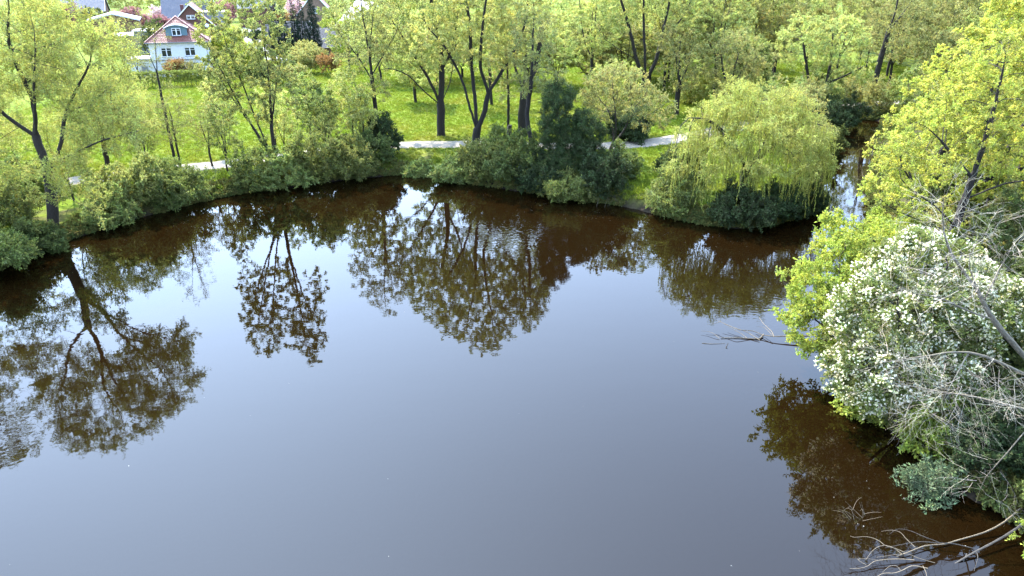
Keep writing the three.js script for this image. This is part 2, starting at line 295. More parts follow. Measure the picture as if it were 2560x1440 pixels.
// ------------------------------------------------------------------ ground, pond, path
const shoreRaw = [[-80, 40], [-70, 5], [-55, -18], [-41, -31], [-32.5, -38.5], [-30.6, -45], [-28.6, -49], [-26.5, -52.2], [-24.8, -54.3], [-23, -56.2], [-19.5, -58.2], [-15.1, -60.6], [-10.1, -62.3], [-6, -61.3], [-4.2, -60], [0.7, -57.3], [5.5, -54.8], [8.2, -53.5], [11.9, -50.3], [14.9, -48.4], [17.8, -48.4], [21.1, -50.6], [25, -56.5], [28.2, -63], [33, -73], [37, -80], [41, -87], [44.5, -87], [40.6, -79], [35.4, -68], [30.4, -58.5], [26.4, -50], [22.5, -43.5], [18.2, -36], [15.9, -31.3], [15.2, -27.2], [15.6, -23.3], [16.2, -20.2], [17.4, -17.4], [19, -12], [21, 0], [24, 40]];
const shore = new THREE.CatmullRomCurve3(shoreRaw.map(([x, z]) => V(x, 0, z)), true, 'centripetal').getPoints(320).map((p) => [p.x, p.z]);
function shoreDistance(x, z) {                                      // above zero on land
  let d = 1e9, inside = false;
  for (let i = 0, j = shore.length - 1; i < shore.length; j = i++) {
    const [ax, az] = shore[j], [bx, bz] = shore[i], ex = bx - ax, ez = bz - az, t = clamp(((x - ax) * ex + (z - az) * ez) / (ex * ex + ez * ez || 1)), qx = x - ax - ex * t, qz = z - az - ez * t;
    d = Math.min(d, qx * qx + qz * qz);
    if ((az > z) !== (bz > z) && x < (bx - ax) * (z - az) / (bz - az) + ax) inside = !inside;
  }
  return (inside ? -1 : 1) * Math.sqrt(d);
}
const pathLine = new THREE.CatmullRomCurve3([[-60, -38], [-44, -51], [-33, -58.6], [-24.3, -63], [-15.6, -68.4], [-11.1, -69.8], [-4, -70], [0.8, -69.6], [7.9, -69.2], [14.5, -71.2], [24.1, -78], [34, -86], [43, -91.5], [58, -96]].map(([x, z]) => V(x, 0, z)), false, 'centripetal');
const pathPts = pathLine.getPoints(140);
const pathDistance = (x, z) => { let d = 1e9; for (let i = 1; i < pathPts.length; i++) { const a = pathPts[i - 1], b = pathPts[i], ex = b.x - a.x, ez = b.z - a.z, t = clamp(((x - a.x) * ex + (z - a.z) * ez) / (ex * ex + ez * ez)); d = Math.min(d, Math.hypot(x - a.x - ex * t, z - a.z - ez * t)); } return d; };
function heightOf(s, x, z, pd) {
  if (z < -112 || z > 30 || Math.abs(x) > 75) return s > 4 ? 1.0 : Math.max(-1.2, 0.45 * s);
  s += 0.85 * fbm(x * 0.6, z * 0.6, 4) * smooth(6, 1, Math.abs(s));
  const flat = smooth(2.2, 4.5, pd) * smooth(-112, -100, z);
  if (s < 0) return Math.max(-1.2, 0.5 * s);
  return 0.55 * smooth(0, 0.7, s) + 0.45 * smooth(0.5, 3.5, s) + flat * smooth(2, 5, s) * 0.22 * fbm(x * 0.13, z * 0.13, 3);
}
const groundAt = (x, z) => heightOf(shoreDistance(x, z), x, z, pathDistance(x, z));
const onBank = (x, z) => Math.max(groundAt(x, z), 0);
{
  const axis = (a, b, st, lo, hi) => { const out = []; for (let v = a; v <= b + 1e-6; v += st) out.push(v); let s = st; while (out[0] > lo) { s *= 1.35; out.unshift(out[0] - s); } s = st; while (out.at(-1) < hi) { s *= 1.35; out.push(out.at(-1) + s); } return out; };
  const xs = axis(-56, 56, 0.55, -1400, 1400), zs = axis(-104, -8, 0.55, -1600, 300), pos = [], col = [], uv = [], idx = [];
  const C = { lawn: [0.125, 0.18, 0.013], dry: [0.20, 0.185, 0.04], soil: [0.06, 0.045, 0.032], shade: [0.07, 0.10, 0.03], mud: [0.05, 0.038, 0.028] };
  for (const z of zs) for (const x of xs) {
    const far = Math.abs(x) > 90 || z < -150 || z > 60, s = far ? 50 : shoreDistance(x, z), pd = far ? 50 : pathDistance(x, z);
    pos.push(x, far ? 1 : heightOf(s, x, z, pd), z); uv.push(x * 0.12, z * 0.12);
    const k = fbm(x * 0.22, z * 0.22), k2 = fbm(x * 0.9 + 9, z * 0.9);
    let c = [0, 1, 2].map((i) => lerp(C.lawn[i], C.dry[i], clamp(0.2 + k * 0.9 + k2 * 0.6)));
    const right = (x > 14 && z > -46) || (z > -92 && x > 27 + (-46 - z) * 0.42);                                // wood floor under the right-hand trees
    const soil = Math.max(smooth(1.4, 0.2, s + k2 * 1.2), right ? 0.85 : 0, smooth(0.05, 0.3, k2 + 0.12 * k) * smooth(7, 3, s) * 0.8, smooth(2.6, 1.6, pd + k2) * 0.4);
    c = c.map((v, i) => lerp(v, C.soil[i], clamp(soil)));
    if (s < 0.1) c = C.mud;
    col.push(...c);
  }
  const nx = xs.length;
  for (let j = 0; j < zs.length - 1; j++) for (let i = 0; i < nx - 1; i++) { const a = j * nx + i; idx.push(a, a + nx, a + 1, a + 1, a + nx, a + nx + 1); }
  const g = new THREE.BufferGeometry(); g.setAttribute('position', new THREE.Float32BufferAttribute(pos, 3)); g.setAttribute('color', new THREE.Float32BufferAttribute(col, 3)); g.setAttribute('uv', new THREE.Float32BufferAttribute(uv, 2)); g.setIndex(idx); g.computeVertexNormals();
  tag(mesh('ground', g, M.ground), 'bright green meadow and soil banks round the pond', null, null, 'structure');
}
function ribbon(name, pts, width, y, mat, label, wob = 0.25) {
  const pos = [], uv = [], idx = []; let L = 0;
  pts.forEach((p, i) => {
    const a = pts[Math.max(0, i - 1)], b = pts[Math.min(pts.length - 1, i + 1)], d = V(b.x - a.x, 0, b.z - a.z).normalize(); if (i) L += p.distanceTo(pts[i - 1]);
    for (let k = 0; k <= 4; k++) { const t = k / 4 - 0.5, edge = k === 0 || k === 4 ? wob * fbm(L * 0.8 + k * 31, k) * 2 : 0, w = t * width + edge, cx = p.x - d.z * w, cz = p.z + d.x * w; pos.push(cx, y + 0.03 * (1 - 4 * t * t), cz); uv.push(cx * 0.3, cz * 0.3); }
    if (i) for (let k = 0; k < 4; k++) { const q = (i - 1) * 5 + k; idx.push(q, q + 1, q + 5, q + 1, q + 6, q + 5); }
  });
  const g = new THREE.BufferGeometry(); g.setAttribute('position', new THREE.Float32BufferAttribute(pos, 3)); g.setAttribute('uv', new THREE.Float32BufferAttribute(uv, 2)); g.setIndex(idx); g.computeVertexNormals();
  return tag(mesh(name, g, mat), label, null, null, 'structure');
}
ribbon('footpath', pathLine.getSpacedPoints(260), 2.9, 1.012, M.path, 'pale sandy footpath winding behind the pond bank');
ribbon('street', new THREE.CatmullRomCurve3([[-40, -136], [-50, -152], [-63, -184], [-74, -214], [-80, -236]].map(([x, z]) => V(x, 0, z))).getSpacedPoints(60), 5.2, 1.012, M.street, 'pale paved village street running away from the meadow', 0.05);
{ // the pond: brown murky water, mirror-smooth with patches of fine ripples
  const n = 1536, x0 = -62, z0 = -90, size = 112, d = new Float32Array(n * n);
  for (let j = 0; j < n; j++) for (let i = 0; i < n; i++) {
    const x = x0 + i / n * size, z = z0 + j / n * size;
    const patch = smooth(1, 0.1, Math.hypot((x - 1.2) / 5.5, (z + 49) / 8)) + 0.3 * smooth(1, 0, Math.hypot((x - 14) / 4, (z + 36) / 7)) + 0.5 * smooth(0.05, 0.4, fbm(x * 0.05 + 4, z * 0.05));
    const w = noise(x * 3.6, z * 5.2, 3.3) * 0.34 + noise(x * 6.3 + 7, z * 6.7, 8.1) * 0.22, c = noise(x * 0.45, z * 0.8, 1.7);
    d[j * n + i] = 0.5 + (0.07 + patch) * w * 0.62 + 0.05 * c;
  }
  const data = new Float32Array(n * n * 4); for (let i = 0; i < n * n; i++) { data[i * 4] = data[i * 4 + 1] = data[i * 4 + 2] = d[i]; data[i * 4 + 3] = 1; }
  const t = new THREE.DataTexture(data, n, n, THREE.RGBAFormat, THREE.FloatType); t.magFilter = t.minFilter = THREE.LinearFilter; t.wrapS = t.wrapT = THREE.MirroredRepeatWrapping; t.needsUpdate = true;
  const g = new THREE.PlaneGeometry(190, 150, 2, 2); g.rotateX(-Math.PI / 2); g.translate(-12, 0, -28);
  const p = g.attributes.position, uv = g.attributes.uv; for (let i = 0; i < p.count; i++) uv.setXY(i, (p.getX(i) - x0) / size, (p.getZ(i) - z0) / size);
  const m = new THREE.MeshPhysicalMaterial({ color: lin(0.0052, 0.0025, 0.00065), roughness: 0.02, ior: 1.333, bumpMap: t, bumpScale: 0.03 });
  tag(mesh('pond_water', g, m), 'still brown pond water mirroring trees and sky', null, null, 'structure');
}
// ------------------------------------------------------------------ houses
const box = (w, h, d, x = 0, y = 0, z = 0) => { const g = new THREE.BoxGeometry(w, h, d); g.translate(x, y, z); return g; };
const join = (list) => mergeGeometries(list.map((g) => (g.index ? g.toNonIndexed() : g)));
const wavy = {};
function tileFace(wb, wt, len, wave = 0.26, row = 0.34) {           // overlapping courses of wavy tiles; x along the eave, y up the slope
  const key = [wb, wt, len, wave, row].join(); if (wavy[key]) return wavy[key];
  const pos = [], uv = [], idx = [], rows = Math.round(len / row);
  for (let r = 0; r < rows; r++) {
    const y0 = r / rows * len, y1 = (r + 1) / rows * len + 0.03, w0 = lerp(wb, wt, r / rows), w1 = lerp(wb, wt, Math.min(1, (r + 1) / rows)), n = Math.max(4, Math.round(w0 / wave * 5));
    const base = pos.length / 3;
    for (let i = 0; i <= n; i++) { const t = i / n - 0.5, b = 0.03 * Math.sin(t * w0 / wave * 6.283); for (const [y, w, z] of [[y0 - 0.02, w0, -0.02], [y0, w0, 0.055 + b], [y1, w1, 0.0 + b]]) { pos.push(t * w, y, z); uv.push(t * w * 0.6, y * 0.6); } }
    for (let i = 0; i < n; i++) for (const k of [0, 1]) { const a = base + i * 3 + k, b2 = a + 3; idx.push(a, b2, a + 1, b2, b2 + 1, a + 1); }
  }
  const g = new THREE.BufferGeometry(); g.setAttribute('position', new THREE.Float32BufferAttribute(pos, 3)); g.setAttribute('uv', new THREE.Float32BufferAttribute(uv, 2)); g.setIndex(idx); const q = g.toNonIndexed(); q.computeVertexNormals();
  return wavy[key] = q;
}
function slope(name, parent, mat, wb, wt, len, x, y, z, turn, pitch, kind) {
  const m = mesh(name, tileFace(wb, wt, len), mat, parent); m.rotation.order = 'YXZ'; m.rotation.set(-(Math.PI / 2 - pitch), turn, 0); m.position.set(x, y, z); if (kind) m.userData.kind = kind; return m;
}
function window_(parent, x, y, z, w, h, turn = 0, lights = 2, transom = true) {
  const t = 0.07, bars = [box(w, t, 0.1, 0, h / 2 - t / 2, 0), box(w, t, 0.1, 0, -h / 2 + t / 2, 0), box(t, h - 2 * t, 0.1, -w / 2 + t / 2, 0, 0), box(t, h - 2 * t, 0.1, w / 2 - t / 2, 0, 0)];
  for (let i = 1; i < lights; i++) bars.push(box(0.14, h - 2 * t, 0.09, -w / 2 + w * i / lights, 0, 0));
  if (transom) bars.push(box(w - 2 * t, 0.05, 0.08, 0, h * 0.22, 0));
  const f = mesh('window', join(bars), M.trim, parent); f.position.set(x, y, z); f.rotation.y = turn;
  for (let i = 0; i < lights; i++) mesh('pane', box(w / lights - 0.16, h - 0.12, 0.02, -w / 2 + w * (i + 0.5) / lights, 0, -0.03), M.pane, f);
  mesh('sill', box(w + 0.2, 0.06, 0.2, 0, -h / 2 - 0.05, 0.07), M.grey, f);
  return f;
}
{ // the white house
  const H = thing('white_house', 'white rendered two-storey house with red tiled hipped roof and curved dormer', 'house', -52.9, 1.0, -118.4, 20 * RAD), w = 8.6, d = 9.2, h = 5.25, ov = 0.45, rise = 3.5;
  const s = new THREE.Shape([[-w / 2, 0], [w / 2, 0], [w / 2, h], [-w / 2, h]].map(([x, y]) => new THREE.Vector2(x, y)));
  const wins = [[-1.9, 3.75, 1.5, 1.35], [1.55, 3.75, 1.55, 1.25], [1.5, 1.35, 1.9, 1.5], [-1.9, 1.2, 1.2, 2.1]];
  for (const [x, y, ww, hh] of wins) s.holes.push(new THREE.Path([[x - ww / 2, y - hh / 2], [x - ww / 2, y + hh / 2], [x + ww / 2, y + hh / 2], [x + ww / 2, y - hh / 2]].map(([a, b]) => new THREE.Vector2(a, b))));
  const front = new THREE.ExtrudeGeometry(s, { depth: 0.3, bevelEnabled: false }); front.translate(0, 0, -0.3);
  mesh('wall', join([front, box(0.3, h, d - 0.6, -w / 2 + 0.15, h / 2, -d / 2), box(0.3, h, d - 0.6, w / 2 - 0.15, h / 2, -d / 2), box(w, h, 0.3, 0, h / 2, -d + 0.15), box(w - 0.62, 0.2, d - 0.62, 0, 2.55, -d / 2)].map((g) => { g.deleteAttribute('uv1'); return g; })), M.white, H);
  for (const [x, y, ww, hh] of wins) window_(H, x, y, -0.12, ww, hh, 0, 2);
  mesh('ledge', box(w - 0.6, 0.1, 0.16, 0, 2.62, 0.08), M.grey, H);
  const run = w / 2 + ov, pitch = Math.atan2(rise, run), len = Math.hypot(rise, run), ridge = d - w, cz = -d / 2;
  const roof = slope('roof', H, M.redTile, w + 2 * ov, 0.02, len, 0, h, ov, 0, pitch, 'stuff');
  for (const [x, z, t, wb, wt] of [[run, cz, Math.PI / 2, d + 2 * ov, ridge], [-run, cz, -Math.PI / 2, d + 2 * ov, ridge], [0, -d - ov, Math.PI, w + 2 * ov, 0.02]]) slope('roof', H, M.redTile, wb, wt, len, x, h, z, t, pitch, 'stuff');
  mesh('gutter', join([box(w + 2 * ov, 0.1, 0.12, 0, h - 0.03, ov + 0.05), box(0.12, 0.1, d + 2 * ov, run + 0.05, h - 0.03, cz), box(0.12, 0.1, d + 2 * ov, -run - 0.05, h - 0.03, cz)]), M.grey, H);
  const hip = (a, b) => { const g = new THREE.TubeGeometry(new THREE.LineCurve3(a, b), 12, 0.12, 7); return mesh('ridge_tiles', g, M.redTile, H); };
  const ap = V(0, h + rise + 0.05, ov - run), ap2 = V(0, h + rise + 0.05, -d - ov + run);
  hip(V(-run, h + 0.06, ov), ap); hip(V(run, h + 0.06, ov), ap); hip(ap, ap2); hip(V(run, h + 0.06, -d - ov), ap2); hip(V(-run, h + 0.06, -d - ov), ap2);
  // the curved dormer
  const D = new THREE.Shape(), dw = 1.55, dh = 1.25; D.moveTo(-dw, 0); D.lineTo(dw, 0); D.lineTo(dw, dh); D.quadraticCurveTo(0, dh + 0.85, -dw, dh); D.lineTo(-dw, 0);
  const body = mesh('dormer', new THREE.ExtrudeGeometry(D, { depth: 2.8, bevelEnabled: false, curveSegments: 16 }), M.dormer, H); body.position.set(0, h + 0.75, -3.5);
  const cap = []; for (let i = 0; i <= 16; i++) { const t = i / 16 * 2 - 1; cap.push(new THREE.Vector2(t * (dw + 0.22), dh - 0.08 + 0.5 * (1 - t * t))); } for (let i = 16; i >= 0; i--) cap.push(new THREE.Vector2(cap[i].x, cap[i].y + 0.13));
  mesh('dormer_roof', new THREE.ExtrudeGeometry(new THREE.Shape(cap), { depth: 3.2, bevelEnabled: false }).translate(0, 0.02, -0.1), M.metal, body);
  window_(body, 0, 0.72, 2.84, 1.3, 1.1);
  const annex = mesh('annex', box(3.6, 2.7, 4.4, -w / 2 - 1.8, 1.35, -2.8), M.white, H); mesh('annex_roof', box(3.9, 0.18, 4.8, -w / 2 - 1.95, 2.8, -2.75), M.paleRoof, annex); mesh('annex_door', box(0.9, 1.7, 0.06, -w / 2 - 1.2, 0.9, -0.57), M.grey, annex);
}
function gable(o) {                                                 // a house whose gable wall faces +z
  const { x, z, w, d, h, rise, turn = 0, wall, roof, label, name = 'house', wins = [], ov = 0.4 } = o, H = thing(name, label, 'house', x, 1.0, z, turn);
  const s = new THREE.Shape([[-w / 2, 0], [w / 2, 0], [w / 2, h], [0, h + rise], [-w / 2, h]].map(([a, b]) => new THREE.Vector2(a, b))), g = new THREE.ExtrudeGeometry(s, { depth: d, bevelEnabled: false }); g.translate(0, 0, -d);
  const u = g.attributes.uv; for (let i = 0; i < u.count; i++) u.setXY(i, u.getX(i) * 0.4, u.getY(i) * 0.4);
  mesh('wall', g, wall, H);
  const pitch = Math.atan2(rise, w / 2), len = Math.hypot(rise, w / 2) + ov, rx = (w / 2) + ov * Math.cos(pitch), ry = h - ov * Math.sin(pitch) + 0.06;
  for (const sgn of [1, -1]) { if (o.plain) { const m = mesh('roof', box(d + 2 * ov, len, 0.16, 0, len / 2, 0.06), roof, H); m.rotation.order = 'YXZ'; m.rotation.set(-(Math.PI / 2 - pitch), sgn * Math.PI / 2, 0); m.position.set(sgn * rx, ry, -d / 2); } else slope('roof', H, roof, d + 2 * ov, d + 2 * ov, len, sgn * rx, ry, -d / 2, sgn * Math.PI / 2, pitch, 'stuff'); }
  const bl = Math.hypot(rise, w / 2) + ov;
  for (const sgn of [1, -1]) { const m = mesh('barge_board', box(bl, 0.2, 0.06), M.trim, H); m.position.set(sgn * rx / 2, ry + bl * Math.sin(pitch) / 2 - 0.02, ov * 0.9); m.rotation.z = -sgn * pitch; }
  for (const [wx, wy, ww, wh] of wins) window_(H, wx, wy, 0.05, ww, wh);
  if (o.chimney) mesh('chimney', box(0.7, 1.6, 0.7, o.chimney, h + rise - Math.abs(o.chimney) * rise / (w / 2) + 0.6, -d * 0.55), M.chimney, H);
  return H;
}
const brickHouse = gable({ x: -68.2, z: -161, w: 10.5, d: 13, h: 3.9, rise: 5.0, turn: 20 * RAD, wall: M.brick, roof: M.redTile, name: 'brick_house', label: 'dark brick gabled house behind the white house', wins: [[0, 6.4, 1.6, 0.8]], chimney: -1.8 });
{ const b = mesh('dormer', box(4.2, 2.2, 5.0, 4.4, 6.0, -5.6), M.grey, brickHouse); mesh('dormer_roof', box(4.8, 0.16, 5.5, 4.5, 7.18, -5.6), M.paleRoof, b); mesh('satellite_dish', new THREE.SphereGeometry(0.5, 14, 8, 0, 6.28, 0, 1.0).rotateX(1.2).translate(2.9, 4.6, 0.5), M.trim, brickHouse); }
gable({ x: -87.5, z: -166, w: 10, d: 9, h: 5.4, rise: 1.3, turn: 24 * RAD, wall: M.brick, roof: M.metal, plain: true, name: 'brick_building', label: 'low-pitched brick building with pale metal roof at upper left', wins: [[0.4, 4.2, 1.1, 1.8]], ov: 0.35 });
gable({ x: -75.5, z: -192, w: 12, d: 11, h: 4.5, rise: 6.4, turn: 108 * RAD, wall: M.white, roof: M.slate, name: 'slate_house', label: 'house with large blue-grey slate roof at the top edge' });
gable({ x: -33.5, z: -150, w: 9.5, d: 9, h: 2.0, rise: 3.1, turn: 112 * RAD, wall: M.brickLight, roof: M.darkTile, name: 'bungalow', label: 'bungalow with dark tiled roof right of the conifers' });
gable({ x: -41.5, z: -154, w: 7.5, d: 8, h: 2.6, rise: 3.4, turn: 98 * RAD, wall: M.brickLight, roof: M.darkTile, name: 'bungalow', label: 'dark tiled roof directly behind the conifer row' });
gable({ x: -52, z: -201, w: 9.5, d: 11, h: 4.6, rise: 5.4, turn: 12 * RAD, wall: M.brickLight, roof: M.redTile, name: 'brick_house', label: 'pale brick gabled house at the top edge right of the conifers', wins: [[0, 5.6, 1.1, 1.3], [-1.9, 2.2, 1.3, 1.3], [1.9, 2.2, 1.3, 1.3]] });
gable({ x: -71, z: -226, w: 9, d: 9, h: 5.4, rise: 3.6, turn: 100 * RAD, wall: M.brick, roof: M.slate, name: 'slate_house', label: 'brick house with dark slate roof beyond the end of the street' });
gable({ x: -29.5, z: -163, w: 11, d: 11, h: 4.0, rise: 5.2, turn: 30 * RAD, wall: M.brick, roof: M.paleRoof, name: 'pale_roofed_house', label: 'house with pale sunlit roof half hidden by trees at the top' });
gable({ x: -113, z: -212, w: 10, d: 10, h: 5, rise: 4.2, turn: 110 * RAD, wall: M.brick, roof: M.slate, name: 'slate_house', label: 'dark house at the top left corner above the willow' });
{
  const G = thing('garage', 'flat-roofed grey garage with white roof left of the white house roof', 'garage', -73.4, 1.0, -152, 20 * RAD);
  mesh('wall', box(5.0, 4.4, 5.6, 0, 2.2, 0), M.sheath, G); mesh('roof', box(5.5, 0.2, 6.1, 0, 4.5, 0), M.paleRoof, G); mesh('door', box(2.4, 2.2, 0.06, 0.4, 1.1, 2.84), M.grey, G);
  const S = thing('shed', 'long low shed with bright roof between brick building and garage', 'shed', -80, 1.0, -158, 32 * RAD);
  mesh('wall', box(6, 3.0, 4.4, 0, 1.5, 0), M.sheath, S); const sr = mesh('roof', box(6.6, 0.16, 5.0, 0, 3.25, 0), M.metal, S); sr.rotation.x = 0.06; mesh('door', box(1.0, 2, 0.06, -1.4, 1, 2.24), M.grey, S);
}
{ // the parked car
  const C = thing('parked_car', 'pale grey car parked on the village street', 'car', -64.6, 1.02, -188, -22 * RAD);
  const s = new THREE.Shape(); s.moveTo(-2.1, 0.35); s.lineTo(2.05, 0.35); s.quadraticCurveTo(2.2, 0.6, 2.05, 0.85); s.lineTo(1.1, 0.98); s.lineTo(0.5, 1.45); s.quadraticCurveTo(-0.6, 1.56, -1.5, 1.42); s.lineTo(-2.05, 0.95); s.closePath();
  const g = new THREE.ExtrudeGeometry(s, { depth: 1.56, bevelEnabled: true, bevelSize: 0.08, bevelThickness: 0.08, bevelSegments: 3 }); g.translate(0, 0, -0.78); g.rotateY(-Math.PI / 2);
  mesh('body', g, std(lin(0.5, 0.52, 0.55), 0.3, { metalness: 0.4 }), C);
  const ws = mesh('windscreen', box(1.4, 0.66, 0.03), M.pane, C); ws.position.set(0, 1.22, 0.86); ws.rotation.x = -0.9;
  for (const sx of [-1, 1]) { mesh('side_window', box(0.03, 0.36, 1.8, sx * 0.87, 1.2, -0.4), M.pane, C); mesh('headlight', new RoundedBoxGeometry(0.36, 0.16, 0.1, 2, 0.03).translate(sx * 0.6, 0.72, 2.16), M.trim, C); for (const sz of [-1.3, 1.3]) { const wh = mesh('wheel', new THREE.CylinderGeometry(0.32, 0.32, 0.22, 20).rotateZ(Math.PI / 2).translate(sx * 0.78, 0.32, sz), M.darkTile, C); mesh('rim', new THREE.CylinderGeometry(0.2, 0.2, 0.24, 14).rotateZ(Math.PI / 2).translate(sx * 0.79, 0.32, sz), M.metal, wh); } }
}
function hedge(label, x, z, w, h, d, turn, seed, leaf = 'hedge', dens = 26) {
  const R = mul32(seed), H = thing('hedge', label, 'hedge', x, 0.98, z, turn), wood = [];
  for (let i = 0; i < w / 0.5; i++) { const a = V(-w / 2 + 0.25 + i * 0.5, 0, (R() - 0.5) * d * 0.4), g = new THREE.TubeGeometry(new THREE.CatmullRomCurve3([a, a.clone().add(V((R() - 0.5) * 0.3, h * 0.5, (R() - 0.5) * 0.2)), a.clone().add(V((R() - 0.5) * 0.5, h * 0.92, (R() - 0.5) * d * 0.6))]), 5, 0.03, 4); wood.push(g); }
  mesh('stems', mergeGeometries(wood), M.barkDark, H).userData.kind = 'stuff';
  const n = Math.round(w * h * dens), im = new THREE.InstancedMesh(SPRAY[leaf][0], M.leaf, n), m = new THREE.Matrix4(), q = new THREE.Quaternion(); im.name = 'foliage'; im.userData.kind = 'stuff';
  for (let i = 0; i < n; i++) { const top = R() < 0.35, p = V((R() - 0.5) * w, top ? h * (0.86 + 0.1 * R()) : h * (0.12 + 0.84 * Math.sqrt(R())), top ? (R() - 0.5) * d : (R() < 0.6 ? 1 : -1) * d * (0.25 + 0.25 * R())); q.setFromUnitVectors(V(0, 1, 0), V(R() - 0.5, top ? 0.9 : 0.3, (p.z > 0 ? 1 : -1) * (top ? 0.1 : 0.8)).normalize()); const s = 0.7 + 0.5 * R(); m.compose(p, q, V(s, s * 0.8, s)); im.setMatrixAt(i, m); const b = 0.8 + 0.4 * R(); im.setColorAt(i, lin(b, b, b)); }
  H.add(im); copyTotal += n;
}
hedge('clipped garden hedge in front of the white house', -49.2, -107.6, 15.5, 2.1, 1.6, 14 * RAD, 5, 'hedge', 42);
hedge('low hedge beside the white house on its left', -63.6, -133, 6, 1.7, 1.2, 10 * RAD, 6, 'shrub');

// ------------------------------------------------------------------ garden trees and conifers
function conifer(o) {
  const { h, r, x, z, seed, taper = 1 } = o, R = mul32(seed * 31 + 5), T = thing(o.name, o.label, 'tree', x, 0.95, z, 0, o.group), m = new THREE.Matrix4(), q = new THREE.Quaternion();
  const tr = new THREE.CylinderGeometry(0.03, 0.17, h * 0.97, 8, 4); tr.translate(0, h * 0.485, 0); mesh('trunk', tr, M.barkDark, T);
  const n = Math.round(h * r * 75), im = new THREE.InstancedMesh(SPRAY.conifer[seed % 2], M.needle, n); im.name = 'crown'; im.userData.kind = 'stuff';
  for (let i = 0; i < n; i++) {
    let t; do t = R(); while (R() > 1.02 - Math.pow(t, taper) * 0.9);
    const a = R() * 6.283, edge = r * (1 - Math.pow(t, taper)) * (0.85 + 0.25 * Math.sin(t * 34 + a * 2)) + 0.08, k = edge * Math.sqrt(R()), d = V(Math.cos(a), lerp(-0.25, 0.7, t * t), Math.sin(a)).addScaledVector(unit(R), 0.4).normalize();
    q.setFromUnitVectors(V(0, 1, 0), d); const s = lerp(0.95, 0.5, t) * (0.7 + 0.5 * R()); m.compose(V(Math.cos(a) * k, h * (0.06 + 0.93 * t), Math.sin(a) * k), q, V(s, s, s)); im.setMatrixAt(i, m); const b = 0.7 + 0.6 * R(); im.setColorAt(i, lin(b, b, b));
  }
  T.add(im); copyTotal += n; return T;
}
[[-44.3, 10.6, 1.0, 'leftmost'], [-42.3, 10.2, 0.75, 'second from left'], [-40.5, 10.8, 0.8, 'middle one'], [-38.9, 11.0, 0.8, 'fourth from left'], [-37.1, 11.8, 1.1, 'rightmost and tallest']].forEach(([x, h, r, w], i) => conifer({ name: 'columnar_conifer', label: `dark narrow conifer, ${w} of the row of five`, group: 'row of five narrow conifers', x, z: -140.5 + (i % 2) * 0.8, h, r, seed: 400 + i, taper: 2.4 }));
conifer({ name: 'spruce_tree', label: 'dark conical spruce at the end of the street', x: -82, z: -212, h: 7.4, r: 2.2, seed: 410 });
